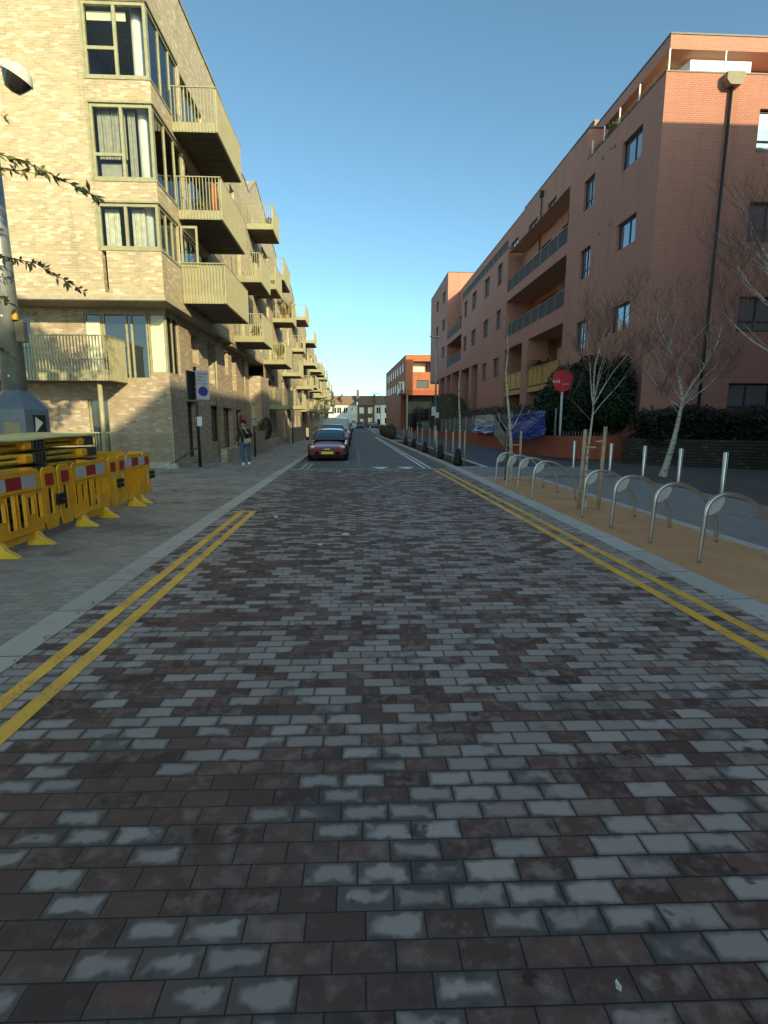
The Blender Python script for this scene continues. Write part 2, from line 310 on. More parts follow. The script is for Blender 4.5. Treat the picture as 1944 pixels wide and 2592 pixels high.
# ------------------------------------------------------------------ mesh helpers
ORG = {}
def worg(p): return ORG.get(p.name, Vector((0, 0, 0))) if p else Vector((0, 0, 0))
class MB:
    def __init__(s): s.v = []; s.f = []; s.mi = []; s.cur = 0
    def add(s, vs, fs):
        o = len(s.v); s.v += [tuple(q) for q in vs]; s.f += [tuple(i + o for i in f) for f in fs]; s.mi += [s.cur] * len(fs); return s
    def box(s, x0, x1, y0, y1, z0, z1):
        return s.add([(x0, y0, z0), (x1, y0, z0), (x1, y1, z0), (x0, y1, z0), (x0, y0, z1), (x1, y0, z1), (x1, y1, z1), (x0, y1, z1)],
                     [(0, 3, 2, 1), (4, 5, 6, 7), (0, 1, 5, 4), (1, 2, 6, 5), (2, 3, 7, 6), (3, 0, 4, 7)])
    def abox(s, ax, c0, c1, u0, u1, z0, z1):
        return s.box(c0, c1, u0, u1, z0, z1) if ax == 'x' else s.box(u0, u1, c0, c1, z0, z1)
    def obox(s, c, dims, rz=0.0, rx=0.0, ry=0.0):
        Mx = Matrix.Translation(c) @ Euler((rx, ry, rz)).to_matrix().to_4x4(); a, b, h = (d / 2 for d in dims)
        vs = [Mx @ Vector(q) for q in [(-a, -b, -h), (a, -b, -h), (a, b, -h), (-a, b, -h), (-a, -b, h), (a, -b, h), (a, b, h), (-a, b, h)]]
        return s.add(vs, [(0, 3, 2, 1), (4, 5, 6, 7), (0, 1, 5, 4), (1, 2, 6, 5), (2, 3, 7, 6), (3, 0, 4, 7)])
    def quad(s, *p): return s.add(p, [tuple(range(len(p)))])
    def tube(s, pts, rs, n=8, cap=True):
        pts = [Vector(p) for p in pts]
        if not hasattr(rs, '__len__'): rs = [rs] * len(pts)
        rings = []; prev = None
        for i, p in enumerate(pts):
            d = (pts[min(i + 1, len(pts) - 1)] - pts[max(i - 1, 0)])
            d = d.normalized() if d.length > 1e-9 else Vector((0, 0, 1))
            if prev is None:
                up = Vector((0, 0, 1)) if abs(d.z) < 0.9 else Vector((0, 1, 0)); a_ = d.cross(up).normalized()
            else: a_ = (prev - d * prev.dot(d)); a_ = a_.normalized() if a_.length > 1e-6 else prev
            prev = a_; b_ = d.cross(a_)
            rings.append([p + (a_ * math.cos(2 * math.pi * k / n) + b_ * math.sin(2 * math.pi * k / n)) * rs[i] for k in range(n)])
        vs = [q for r_ in rings for q in r_]; fs = []
        for i in range(len(pts) - 1):
            for k in range(n): fs.append((i * n + k, i * n + (k + 1) % n, (i + 1) * n + (k + 1) % n, (i + 1) * n + k))
        if cap: fs.append(tuple(reversed(range(n)))); fs.append(tuple((len(pts) - 1) * n + k for k in range(n)))
        return s.add(vs, fs)
    def cyl(s, c, r, z0, z1, n=16, r1=None): return s.tube([(c[0], c[1], z0), (c[0], c[1], z1)], [r, r if r1 is None else r1], n)
    def prism(s, poly, axis, c0, c1):
        """poly in 2D extruded along axis ('x': poly=(y,z); 'y': poly=(x,z); 'z': poly=(x,y))"""
        n = len(poly)
        def mk(p, c): return (c, p[0], p[1]) if axis == 'x' else (p[0], c, p[1]) if axis == 'y' else (p[0], p[1], c)
        vs = [mk(p, c0) for p in poly] + [mk(p, c1) for p in poly]
        fs = [tuple(range(n)), tuple(reversed(range(n, 2 * n)))] + [(i, i + n, (i + 1) % n + n, (i + 1) % n) for i in range(n)]
        return s.add(vs, fs)
    def lathe(s, c, prof, n=20, axis=None):
        Mx = Matrix.Translation(c) @ (axis if axis else Matrix.Identity(4)); vs = []; fs = []
        for r_, z_ in prof: vs += [Mx @ Vector((r_ * math.cos(2 * math.pi * k / n), r_ * math.sin(2 * math.pi * k / n), z_)) for k in range(n)]
        for i in range(len(prof) - 1):
            for k in range(n): fs.append((i * n + k, i * n + (k + 1) % n, (i + 1) * n + (k + 1) % n, (i + 1) * n + k))
        return s.add(vs, fs)
    def build(s, name, mat, parent=None, smooth=False, bevel=0.0, fix=True):
        me = bpy.data.meshes.new(name); org = worg(parent)
        me.from_pydata([(v[0] - org.x, v[1] - org.y, v[2] - org.z) for v in s.v], [], s.f); me.validate(); 
        mats = mat if isinstance(mat, (list, tuple)) else [mat]
        for m_ in mats: me.materials.append(m_)
        if len(mats) > 1 and len(s.mi) == len(me.polygons):
            for p, i in zip(me.polygons, s.mi): p.material_index = i
        if smooth:
            for p in me.polygons: p.use_smooth = True
        me.update()
        o = bpy.data.objects.new(name, me); C.objects.link(o)
        if parent: o.parent = parent; ORG[o.name] = org.copy()
        if bevel:
            b = o.modifiers.new('bevel', 'BEVEL'); b.width = bevel; b.segments = 2; b.limit_method = 'ANGLE'
        return o
def tag(o, label=None, cat=None, group=None, kind=None):
    if label: o['label'] = label
    if cat: o['category'] = cat
    if group: o['group'] = group
    if kind: o['kind'] = kind
    return o
def thing(name, loc, label, cat, group=None):
    o = bpy.data.objects.new(name, None); C.objects.link(o); o.location = loc; o.empty_display_size = 0.2
    ORG[o.name] = Vector(loc); return tag(o, label, cat, group)
def dup(root, loc, rz=None, label=None, group=None):
    r = root.copy(); C.objects.link(r); r.location = loc
    if rz is not None: r.rotation_euler = (0, 0, rz)
    if label: r['label'] = label
    if group: r['group'] = group
    def rec(a_, b_):
        for ch in list(a_.children):
            c = ch.copy(); C.objects.link(c); c.parent = b_; rec(ch, c)
    rec(root, r); return r
def wall(mb, ax, c, u0, u1, z0, z1, ops, dep):
    us = sorted(set([u0, u1] + [q for o in ops for q in o[:2] if u0 <= q <= u1])); zs = sorted(set([z0, z1] + [q for o in ops for q in o[2:4] if z0 <= q <= z1]))
    P = (lambda u, z, d=0: (c + d, u, z)) if ax == 'x' else (lambda u, z, d=0: (u, c + d, z))
    for i in range(len(us) - 1):
        for j in range(len(zs) - 1):
            um, zm = (us[i] + us[i + 1]) / 2, (zs[j] + zs[j + 1]) / 2
            if any(o[0] < um < o[1] and o[2] < zm < o[3] for o in ops): continue
            mb.quad(P(us[i], zs[j]), P(us[i + 1], zs[j]), P(us[i + 1], zs[j + 1]), P(us[i], zs[j + 1]))
    for o in ops:
        a0, a1, b0, b1 = o[:4]; dd = o[4] if len(o) > 4 else dep
        if a0 > u0: mb.quad(P(a0, b0), P(a0, b0, dd), P(a0, b1, dd), P(a0, b1))
        if a1 < u1: mb.quad(P(a1, b0), P(a1, b0, dd), P(a1, b1, dd), P(a1, b1))
        mb.quad(P(a0, b0), P(a1, b0), P(a1, b0, dd), P(a0, b0, dd)); mb.quad(P(a0, b1), P(a1, b1), P(a1, b1, dd), P(a0, b1, dd))
def window(parent, ax, c, u0, u1, z0, z1, mull=(), trans=(), fm='frame_d', gm='glass', fw=0.06, ft=0.07, name='window', sill=False):
    """frame plane at c (outer face c, thickness inward ft with sign)"""
    s = 1 if ft > 0 else -1; f = MB()
    a, b = sorted((c, c + ft))
    f.abox(ax, a, b, u0, u0 + fw, z0, z1); f.abox(ax, a, b, u1 - fw, u1, z0, z1)
    f.abox(ax, a, b, u0 + fw, u1 - fw, z0, z0 + fw); f.abox(ax, a, b, u0 + fw, u1 - fw, z1 - fw, z1)
    a2, b2 = sorted((c + 0.004 * s, c + ft - 0.004 * s))
    xs = [u0 + (u1 - u0) * q for q in mull]
    for q in xs: f.abox(ax, a2, b2, q - fw / 2, q + fw / 2, z0 + fw, z1 - fw)
    for t in trans:
        k, zf = t if isinstance(t, tuple) else (None, t)
        ed = [u0 + fw] + xs + [u1 - fw]
        r0, r1 = (ed[0], ed[-1]) if k is None else (ed[k], ed[k + 1])
        a3, b3 = sorted((c + 0.008 * s, c + ft - 0.008 * s))
        f.abox(ax, a3, b3, r0, r1, z0 + (z1 - z0) * zf - fw / 2, z0 + (z1 - z0) * zf + fw / 2)
    o = f.build(name, M[fm], parent)
    g = MB(); a4, b4 = sorted((c + ft * 0.45, c + ft * 0.6)); g_ = (u0 + fw * .5, u1 - fw * .5, z0 + fw * .5, z1 - fw * .5)
    if gm == 'see':
        k_ = c + ft * .5; g.quad(*[((k_, u, z) if ax == 'x' else (u, k_, z)) for u, z in ((g_[0], g_[2]), (g_[1], g_[2]), (g_[1], g_[3]), (g_[0], g_[3]))])
    else: g.abox(ax, a4, b4, *g_)
    g.build('pane', M[gm], o)
    if sill:
        q = MB(); a5, b5 = sorted((c - 0.13 * s, c - 0.001 * s)); q.abox(ax, a5, b5, u0 - 0.02, u1 + 0.02, z0 - 0.05, z0 - 0.002); q.build('sill', M['soffit'], o)
    return o
def leaves(mb, cen, rad, n, size, rng, lump=0.35, fill=0.55, flat=False, asp=0.5):
    cen = Vector(cen)
    bl = [(Vector((rng.gauss(0, 1), rng.gauss(0, 1), rng.gauss(0, 1))).normalized(), rng.uniform(0.3, 1)) for _ in range(14)]
    for _ in range(n):
        d = Vector((rng.gauss(0, 1), rng.gauss(0, 1), rng.gauss(0, 1))).normalized()
        k = 1 - lump + lump * max(b[1] * max(0, d.dot(b[0])) ** 3 for b in bl) * 1.3
        r_ = k * (fill + (1 - fill) * rng.random() ** 0.5)
        p = cen + Vector((d.x * rad[0], d.y * rad[1], d.z * rad[2])) * r_
        t = Vector((rng.uniform(-1, 1), rng.uniform(-1, 1), rng.uniform(-1, 0.6))).normalized(); b_ = t.cross(d + Vector((0.01, 0.3 * rng.random(), 0.2))).normalized()
        s_ = size * rng.uniform(0.6, 1.3)
        mb.add([p - t * s_, p + b_ * s_ * asp, p + t * s_, p - b_ * s_ * asp], [(0, 1, 2, 3)])
def boxleaves(mb, x0, x1, y0, y1, z0, z1, n, size, rng, rough=0.15):
    for _ in range(n):
        q = [rng.uniform(x0, x1), rng.uniform(y0, y1), rng.uniform(z0, z1)]
        # push towards a face so that the skin is dense
        k = rng.choice((0, 0, 1, 1, 2, 2, 2)); lo, hi = ((x0, x1), (y0, y1), (z0, z1))[k]
        q[k] = (hi if (k == 2 or rng.random() < .5) else lo) + rng.gauss(0, rough) * (0.6 if k == 2 else 1) + (math.sin(q[0] * 2.3) * math.cos(q[1] * 1.7) * rough if k == 2 else 0)
        p = Vector(q); t = Vector((rng.uniform(-1, 1), rng.uniform(-1, 1), rng.uniform(-1, 1))).normalized(); b_ = t.orthogonal().normalized(); s_ = size * rng.uniform(0.6, 1.3)
        mb.add([p - t * s_, p + b_ * s_ * .5, p + t * s_, p - b_ * s_ * .5], [(0, 1, 2, 3)])
def branch(mb, tw, p, d, L, r, lvl, rng, spread=0.6, up=0.25, kids=(5, 6, 5), thr=0.012, droop=0.0):
    n = 5 if lvl < 2 else 3; pts = [Vector(p)]; dd = Vector(d).normalized()
    for i in range(n):
        dd = (dd + Vector((rng.gauss(0, .10), rng.gauss(0, .10), rng.gauss(0, .06) + up * 0.12 - droop * 0.1))).normalized(); pts.append(pts[-1] + dd * L / n)
    rs = [r * (1 - 0.72 * i / n) for i in range(n + 1)]
    (mb if r > thr else tw).tube(pts, rs, 7 if lvl == 0 else 5 if r > thr else 3, cap=False)
    if lvl >= len(kids): return
    for k in range(kids[lvl]):
        t = rng.uniform(0.25 if lvl else 0.35, 0.98); i = min(int(t * n), n - 1); q = pts[i].lerp(pts[i + 1], t * n - i)
        az = rng.uniform(0, 2 * math.pi); side = Vector((math.cos(az), math.sin(az), rng.uniform(0.1, 0.7)))
        nd = (dd * (1 - spread) + side * spread + Vector((0, 0, up))).normalized()
        branch(mb, tw, q, nd, L * rng.uniform(0.4, 0.62), max(0.0034, rs[i] * 0.42), lvl + 1, rng, spread, up, kids, thr, droop)

# ------------------------------------------------------------------ ground, road, pavements (the setting)
def sheet(name, poly, z, mat, kind='structure'):
    m = MB(); m.quad(*[(p[0], p[1], z) for p in poly]); o = m.build(name, M[mat]); o['kind'] = kind; return o
def sheetbox(name, boxes, mat, bevel=0.0):
    m = MB()
    for b in boxes: m.box(*b)
    o = m.build(name, M[mat], bevel=bevel); o['kind'] = 'structure'; return o
sheet('ground', [(-900, -300), (900, -300), (900, 1800), (-900, 1800)], -0.25, 'earth')
TZ = -0.08
sheet('paved_road', [(-2.372, -12), (3.402, -12), (3.402, 18.5), (-2.372, 18.5)], 0.0, 'pave')
m = MB(); m.quad((-2.36, 18.5, 0), (3.42, 18.5, 0), (3.42, 19.4, TZ), (-2.36, 19.4, TZ)); m.quad((-2.36, 19.4, TZ), (3.42, 19.4, TZ), (2.6, 60, TZ), (-2.36, 60, TZ))
m.quad((-2.36, 60, TZ), (2.6, 60, TZ), (2.6, 134, TZ), (-2.36, 134, TZ)); m.quad((-60, 134, TZ), (60, 134, TZ), (60, 142, TZ), (-60, 142, TZ))
m.build('asphalt_road', M['asph'])['kind'] = 'structure'
sheet('threshold_strip', [(-2.36, 18.38), (3.4, 18.38), (3.4, 18.5), (-2.36, 18.5)], 0.004, 'kerb')
def edge_x(y): return 3.40 - max(0, y - 20) * 0.0225 if y < 59 else 2.5
def strip(name, f0, f1, y0, y1, z, mat, step=3.0, zb=None):
    m = MB(); ys = [y0]; 
    while ys[-1] < y1 - 1e-6: ys.append(min(y1, ys[-1] + step))
    for a_, b_ in zip(ys[:-1], ys[1:]):
        m.quad((f0(a_), a_, z), (f1(a_), a_, z), (f1(b_), b_, z), (f0(b_), b_, z))
        if zb is not None:
            m.quad((f0(a_), a_, zb), (f0(a_), a_, z), (f0(b_), b_, z), (f0(b_), b_, zb)); m.quad((f1(a_), a_, zb), (f1(a_), a_, z), (f1(b_), b_, z), (f1(b_), b_, zb))
    if zb is not None: m.quad((f0(y0), y0, zb), (f1(y0), y0, zb), (f1(y0), y0, z), (f0(y0), y0, z))
    o = m.build(name, M[mat]); o['kind'] = 'structure'; return o
K = lambda v: (lambda y: v)
# left: flush kerb strip and block pavement, raised kerb beyond the table
strip('kerb', K(-2.65), K(-2.37), -12, 18.5, 0.006, 'kerb', 6, -0.2)
strip('kerb', K(-2.62), K(-2.36), 18.5, 134, 0.008, 'kerb', 20, -0.2)
sheet('pavement', [(-60, -40), (-2.65, -40), (-2.65, 134), (-60, 134)], 0.0, 'pave_l')
# right: kerb, orange strip, inner kerb, grey blocks, dark tarmac
strip('kerb', K(3.40), K(3.70), -12, 19.1, 0.008, 'kerb_r', 6, -0.2)
strip('kerb', edge_x, lambda y: edge_x(y) + 0.28, 19.1, 134, 0.012, 'kerb', 3, -0.2)
sheet('orange_surfacing', [(3.70, -12), (5.2, -12), (5.2, 15.5), (3.70, 15.5)], 0.002, 'resin')
strip('kerb', K(5.2), K(5.36), -12, 15.5, 0.012, 'kerb_r', 5, -0.1)
sheetbox('kerb', [(3.7, 5.36, 15.5, 15.64, -0.1, 0.011)], 'kerb_r')
sheet('pavement', [(5.36, -12), (8.1, -12), (8.1, 15.5), (5.36, 15.5)], 0.0, 'pave_r')
sheet('pavement', [(3.70, 15.64), (8.1, 15.64), (8.1, 19.1), (3.70, 19.1)], 0.0, 'pave_r')
sheet('tarmac_verge', [(8.1, -12), (40, -12), (40, 22), (8.1, 22)], -0.004, 'asph_d')
sheet('planting_bed', [(edge_x(19.3) + .27, 19.3), (4.62, 19.3), (4.55, 44), (edge_x(44) + .27, 44)], -0.02, 'soil')
sheetbox('kerb', [(3.66, 4.8, 19.1, 19.25, -0.1, 0.010)], 'kerb_r')
strip('kerb', lambda y: 4.62 - max(0, y - 25) * 0.004, lambda y: 4.80 - max(0, y - 25) * 0.004, 19.25, 134, 0.010, 'kerb_r', 20, -0.1)
sheet('planting_bed', [(edge_x(48) + .27, 48), (4.5, 48), (4.4, 75), (2.77, 75)], -0.02, 'soil')
sheet('pavement', [(edge_x(44) + .27, 44), (4.56, 44), (4.53, 48), (edge_x(48) + .27, 48)], -0.006, 'pave_r')
sheet('pavement', [(2.77, 75), (4.4, 75), (4.4, 134), (2.77, 134)], -0.006, 'pave_r')
sheet('footpath', [(4.78, 19.1), (8.6, 19.1), (8.6, 134), (4.3, 134)], -0.002, 'asph_b')
sheet('garden_ground', [(8.6, 22), (40, 22), (40, 134), (8.6, 134)], -0.01, 'soil')
# painted lines
def qline(name, x0a, x1a, ya, x0b, x1b, yb, z, mat): return sheet(name, [(x0a, ya), (x1a, ya), (x1b, yb), (x0b, yb)], z, mat)
m = MB()
for a0, a1 in ((-2.15, -2.045), (-1.935, -1.83)): m.quad((a0, -6, 0.004), (a1, -6, 0.004), (a1 - .03, 9.66, 0.004), (a0 - .03, 9.66, 0.004))
m.quad((-2.30, 9.66, 0.004), (-1.855, 9.66, 0.004), (-1.855, 9.80, 0.004), (-2.30, 9.80, 0.004))
m.build('double_yellow_line', M['yline'])['kind'] = 'structure'
m = MB()
for a0, a1 in ((2.86, 2.965), (3.10, 3.205)):
    ys = [-6, 3.5, 10, 18.38]; sh = [0.02, 0, -0.10, -0.24]
    for i in range(3): m.quad((a0 + sh[i], ys[i], .004), (a1 + sh[i], ys[i], .004), (a1 + sh[i + 1], ys[i + 1], .004), (a0 + sh[i + 1], ys[i + 1], .004))
m.build('double_yellow_line', M['yline'])['kind'] = 'structure'
m = MB()
for a0, a1 in ((2.38, 2.47), (2.60, 2.69)):
    m.quad((a0 + .1, 19.45, TZ + .004), (a1 + .1, 19.45, TZ + .004), (a1 - .43, 59.5, TZ + .004), (a0 - .43, 59.5, TZ + .004))
m.build('double_white_line', M['wline'])['kind'] = 'structure'
m = MB()
for a0, a1 in ((-2.08, -1.98), (-1.86, -1.77)): m.quad((a0, 19.45, TZ + .004), (a1, 19.45, TZ + .004), (a1, 22.1, TZ + .004), (a0, 22.1, TZ + .004))
m.quad((-2.2, 22.35, TZ + .004), (-1.5, 22.35, TZ + .004), (-1.5, 22.45, TZ + .004), (-2.2, 22.45, TZ + .004))
m.quad((-1.0, 22.35, TZ + .004), (-.38, 22.35, TZ + .004), (-.38, 22.45, TZ + .004), (-1.0, 22.45, TZ + .004)); m.quad((-.46, 22.45, TZ + .004), (-.38, 22.45, TZ + .004), (-.38, 23.1, TZ + .004), (-.46, 23.1, TZ + .004))
m.build('cream_road_marking', M['cline'])['kind'] = 'structure'
m = MB()
for cx in (0.90, 1.86): m.quad((cx - .33, 20.2, TZ + .004), (cx + .33, 20.2, TZ + .004), (cx + .03, 19.35, TZ + .006), (cx - .03, 19.35, TZ + .006))
m.build('give_way_triangles', M['wline'])['kind'] = 'structure'
m = MB(); m.quad((0.10, 21, TZ + .004), (0.17, 21, TZ + .004), (0.02, 40, TZ + .004), (-.05, 40, TZ + .004)); m.build('faded_centre_line', M['fadeline'])['kind'] = 'structure'
# pale mineral patches left on the tarmac
# ------------------------------------------------------------------ left-hand buff brick buildings
XU, XG, YU, YG = -6.2, -6.61, 18.5, 19.7
def balcony(parent, x0, x1, y0, y1, z, h=1.42, sp=0.11, plants=None, solid=False):
    fl = MB(); fl.box(x0, x1 - .03, y0 + .03, y1 - .03, z + .02, z + .12)
    for k in range(int((y1 - y0) / 0.5)): fl.box(x0, x1 - .035, y0 + .06 + k * .5, y0 + .075 + k * .5, z + .008, z + .019)
    o = fl.build('balcony', M['plank'], parent)
    fa = MB(); fa.box(x0, x1, y0, y0 + .03, z, z + .30); fa.box(x0, x1, y1 - .03, y1, z, z + .30); fa.box(x1 - .03, x1, y0 + .03, y1 - .03, z, z + .30)
    fa.build('fascia', M['metal_o'], o)
    r = MB(); b = .012
    n = max(2, int((x1 - x0) / sp))
    for i in range(n + 1):
        x = x0 + .02 + (x1 - x0 - .04) * i / n; r.box(x - .011, x + .011, y0 - .034, y0 - .003, z + .02, z + h - .03); r.box(x - b, x + b, y1 + .003, y1 + .05, z + .02, z + h - .03)
    n = max(2, int((y1 - y0) / (sp * .62)))
    for i in range(n + 1):
        y = y0 + .02 + (y1 - y0 - .04) * i / n; r.box(x1 + .003, x1 + .055, y - b, y + b, z + .02, z + h - .03)
    r.box(x0, x1 + .058, y0 - .05, y0 - .002, z + h - .03, z + h); r.box(x0, x1 + .058, y1 + .002, y1 + .05, z + h - .03, z + h); r.box(x1 + .002, x1 + .058, y0, y1, z + h - .03, z + h)
    if solid: r.box(x0, x1 - .04, y0 + .034, y0 + .05, z + .3, z + h)
    r.build('railing', M['metal_o'], o)
    return o

def build_left_first():
    t = thing('brick_apartment_building', (-14, YU, 0), 'pale buff brick flats nearest on the left, corner windows above a railed balcony', 'building')
    w = MB()
    # upper volume
    fops = [(-8.12, XU, 11.95, 14.0), (-8.12, XU, 9.11, 11.29), (-8.12, XU, 7.08, 8.46), (-8.07, -7.93, 5.75, 7.03), (-13.5, -12.0, 9.11, 11.29), (-13.5, -12.0, 6.3, 8.46)]
    wall(w, 'y', YU, -30, XU, 5.63, 16.4, fops, 0.22)
    sops = [(YU, 21.4, 11.95, 14.05), (YU, 21.4, 9.08, 11.25), (YU, 20.4, 7.08, 8.43), (21.6, 24.4, 11.75, 13.9), (21.6, 24.4, 8.95, 11.1), (20.45, 24.2, 6.15, 8.43)]
    wall(w, 'x', XU, YU, 28.0, 5.63, 16.4, sops, -0.22)
    w.quad((-30, YU, 16.4), (XU, YU, 16.4), (XU, 28, 16.4), (-30, 28, 16.4)); w.quad((-30, 28, 5.6), (XU, 28, 5.6), (XU, 28, 16.4), (-30, 28, 16.4)); w.quad((-30, YU, 0), (-30, 34, 0), (-30, 34, 16.4), (-30, YU, 16.4))
    w.build('wall', M['buff'], t)
    g = MB()
    gops = [(-9.4, -7.25, 3.1, 5.37), (-7.25, XG, 3.31, 5.37), (-9.52, -8.82, 0.05, 2.43), (-13.8, -11.2, 3.1, 5.27), (-13.2, -11.25, 0.05, 2.45)]
    wall(g, 'y', YG, -30, XG, 0, 5.63, gops, 0.2)
    g2 = [(YG, 21.0, 3.31, 5.37), (22.5, 23.5, 4.0, 5.15), (24.9, 25.9, 3.35, 5.15), (28.0, 28.7, 4.0, 5.15), (29.5, 30.5, 3.3, 5.15), (21.5, 22.7, 0.2, 2.43), (24.9, 26.7, 0.7, 2.36), (27.2, 29.1, 0.2, 2.32), (30.1, 31.4, 0.2, 2.28)]
    wall(g, 'x', XG, YG, 34.0, 0, 5.63, g2, -0.35)
    # lit cheek wall where the next building steps forward
    wall(g, 'y', 34.0, XG, XU + 0.3, 0, 4.4, [], 0.1)
    g.quad((XU + .3, 34, 0), (XU + .3, 37, 0), (XU + .3, 37, 4.4), (XU + .3, 34, 4.4)); g.quad((XG, 34, 4.4), (XU + .3, 34, 4.4), (XU + .3, 40, 4.4), (XG, 40, 4.4))
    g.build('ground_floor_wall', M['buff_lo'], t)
    s_ = MB(); s_.box(-30, XU - .003, YU + .003, 34, 5.50, 5.628)
    s_.build('soffit', M['soffit'], t)
    e_ = MB(); e_.box(-30, XU + .03, YU - .03, YU - .002, 5.52, 5.66); e_.box(XU + .002, XU + .03, YU, 34, 5.52, 5.66); e_.build('edge_band', M['conc'], t)
    cp = MB(); cp.box(-30, XU + .05, YU - .05, YU + .25, 16.4, 16.48); cp.box(XU - .25, XU + .05, YU + .25, 28, 16.4, 16.48); cp.build('coping', M['metal_o'], t)
    # corner windows
    for (z0, z1, y1, ml, tr) in ((11.95, 14.0, 21.4, (0.5,), ((0, 0.40),)), (9.11, 11.25, 21.4, (0.5,), ((0, 0.34),)), (7.08, 8.43, 20.4, (0.46,), ())):
        window(t, 'y', YU + .03, -8.12, XU - .03, z0, z1, ml, tr, 'frame_o', 'see', 0.09, 0.09)
        window(t, 'x', XU - .03, YU + .13, y1, z0, z1, (0.36, 0.7), (), 'frame_o', 'see', 0.07, -0.09)
    for (z0, z1) in ((11.95, 14.03), (9.10, 11.27), (7.07, 8.45)):
        fr = MB()
        fr.box(-8.16, XU + .02, YU - .025, YU + .02, z0 - .05, z0 + .01); fr.box(-8.16, XU + .02, YU - .025, YU + .02, z1 - .01, z1 + .05); fr.box(-8.17, -8.10, YU - .025, YU + .02, z0, z1)
        fr.box(XU - .02, XU + .025, YU + .022, 21.4 if z0 > 9 else 20.4, z0 - .05, z0 + .01); fr.box(XU - .02, XU + .025, YU + .022, 21.4 if z0 > 9 else 20.4, z1 - .01, z1 + .05)
        fr.build('window_surround', M['frame_o'], t)
    c = MB(); c.cyl((-6.68, 19.05), 0.17, 5.7, 16.2, 20); c.build('column', M['white'], t, True)
    # curtains and blinds
    q = MB()
    def curtain(x0, x1, y, z0, z1, amp=.03, n=24):
        for i in range(n):
            a0 = x0 + (x1 - x0) * i / n; a1 = x0 + (x1 - x0) * (i + 1) / n; d0 = amp * math.sin(i * 1.9) ; d1 = amp * math.sin((i + 1) * 1.9)
            q.quad((a0, y + d0, z0), (a1, y + d1, z0), (a1, y + d1, z1), (a0, y + d0, z1))
    curtain(-8.0, -7.55, YU + .3, 7.15, 8.35); curtain(-7.15, -6.75, YU + .3, 7.15, 8.35); curtain(-6.45, -6.3, YU + .35, 7.15, 8.35)
    q.build('curtain', M['curt'], t)
    q = MB(); curtain(-8.0, -7.15, YU + .3, 9.8, 11.2, .03, 30); curtain(-7.08, -6.85, YU + .32, 9.15, 11.2, .02, 10); q.box(-8.0, -7.2, YU + .34, YU + .36, 9.15, 9.7)
    q.build('curtain', M['curt_g'], t)
    q = MB(); q.box(-8.05, -6.9, YU + .25, YU + .28, 13.62, 13.86); q.build('blind', M['cream'], t)
    # rooms behind
    r = MB()
    for z in (5.7, 8.75, 11.6, 14.3): r.box(-29.5, XU - .3, YU + .25, 27.8, z, z + .2)
    r.box(-29, -9.9, 22.2, 22.3, 5.9, 16); r.box(-9.0, -8.9, YU + .3, 27, 5.9, 16); r.box(-29.5, XG - .4, YG + .3, 33.8, 2.7, 2.9); r.box(-29.5, XG - 1.5, 22.6, 22.7, 0, 5.5); r.box(-8.6, -8.5, 22.7, 33.8, 0, 5.5)
    r.build('interior_wall', M['room'], t)
    # side door glazing behind balconies
    for z0, z1 in ((11.75, 13.9), (8.95, 11.1)): window(t, 'x', XU - .1, 21.6, 24.4, z0, z1, (0.3, 0.65), (), 'frame_o', 'glass', 0.08, -0.08, 'balcony_door')
    window(t, 'x', XU - .1, 20.45, 24.2, 6.15, 8.43, (0.3, 0.65), (), 'frame_o', 'glass', 0.08, -0.08, 'balcony_door')
    # an opened window leaf on the second floor
    o_ = MB()
    for b_ in ((XU + .02, XU + .62, 20.5, 20.55, 7.10, 7.17), (XU + .02, XU + .62, 20.5, 20.55, 8.38, 8.46), (XU + .02, XU + .09, 20.5, 20.55, 7.17, 8.38), (XU + .55, XU + .62, 20.5, 20.55, 7.17, 8.38)): o_.box(*b_)
    ol = o_.build('open_window_leaf', M['frame_o'], t); g_ = MB(); g_.box(XU + .07, XU + .57, 20.52, 20.53, 7.15, 8.4); g_.build('pane', M['see'], ol)
    # front: other windows to the left
    window(t, 'y', YU + .1, -13.5, -12.0, 9.11, 11.29, (0.5,), (), 'frame_o', 'glass', .08, .08); window(t, 'y', YU + .1, -13.5, -12.0, 6.3, 8.46, (0.5,), (), 'frame_o', 'glass', .08, .08)
    # first-floor bay with the bright blind
    window(t, 'y', YG + .03, -9.4, -7.25, 3.1, 5.37, (0.26, 0.30, 0.66, 0.74), (), 'frame_o', 'glass', .07, .08)
    q = MB(); q.box(-9.33, -8.87, YG - .012, YG + .02, 3.15, 5.05); q.build('door_panel', M['cream'], t)
    window(t, 'y', YG + .03, -7.25, XG - .03, 3.31, 5.37, (), (), 'frame_o', 'see', .06, .08)
    window(t, 'x', XG - .03, YG + .13, 21.0, 3.31, 5.37, (0.5,), (), 'frame_o', 'see', .06, -.08)
    q = MB(); q.box(-7.20, XG - .06, YG + .12, YG + .14, 3.34, 5.33); q.build('blind', M['cream'], t)
    window(t, 'y', YG + .1, -9.52, -8.82, 0.05, 2.43, (), (), 'frame_o', 'glass', .06, .08, 'door')
    window(t, 'y', YG + .1, -13.8, -11.2, 3.1, 5.27, (0.4, 0.7), (), 'frame_o', 'glass', .07, .08)
    window(t, 'y', YG + .1, -13.2, -11.25, 0.05, 2.45, (0.5,), (), 'frame_o', 'glass', .07, .08, 'door')
    for (a0, a1, b0, b1) in g2[1:5]:
        window(t, 'x', XG - .22, a0, a1, b0, b1, (), (), 'frame_o', 'glass', .06, -.08)
    for (a0, a1, b0, b1) in g2[5:]:
        window(t, 'x', XG - .22, a0, a1, b0, b1, (0.5,) if a1 - a0 > 1.5 else (), (), 'frame_d', 'glass', .06, -.08, 'door')
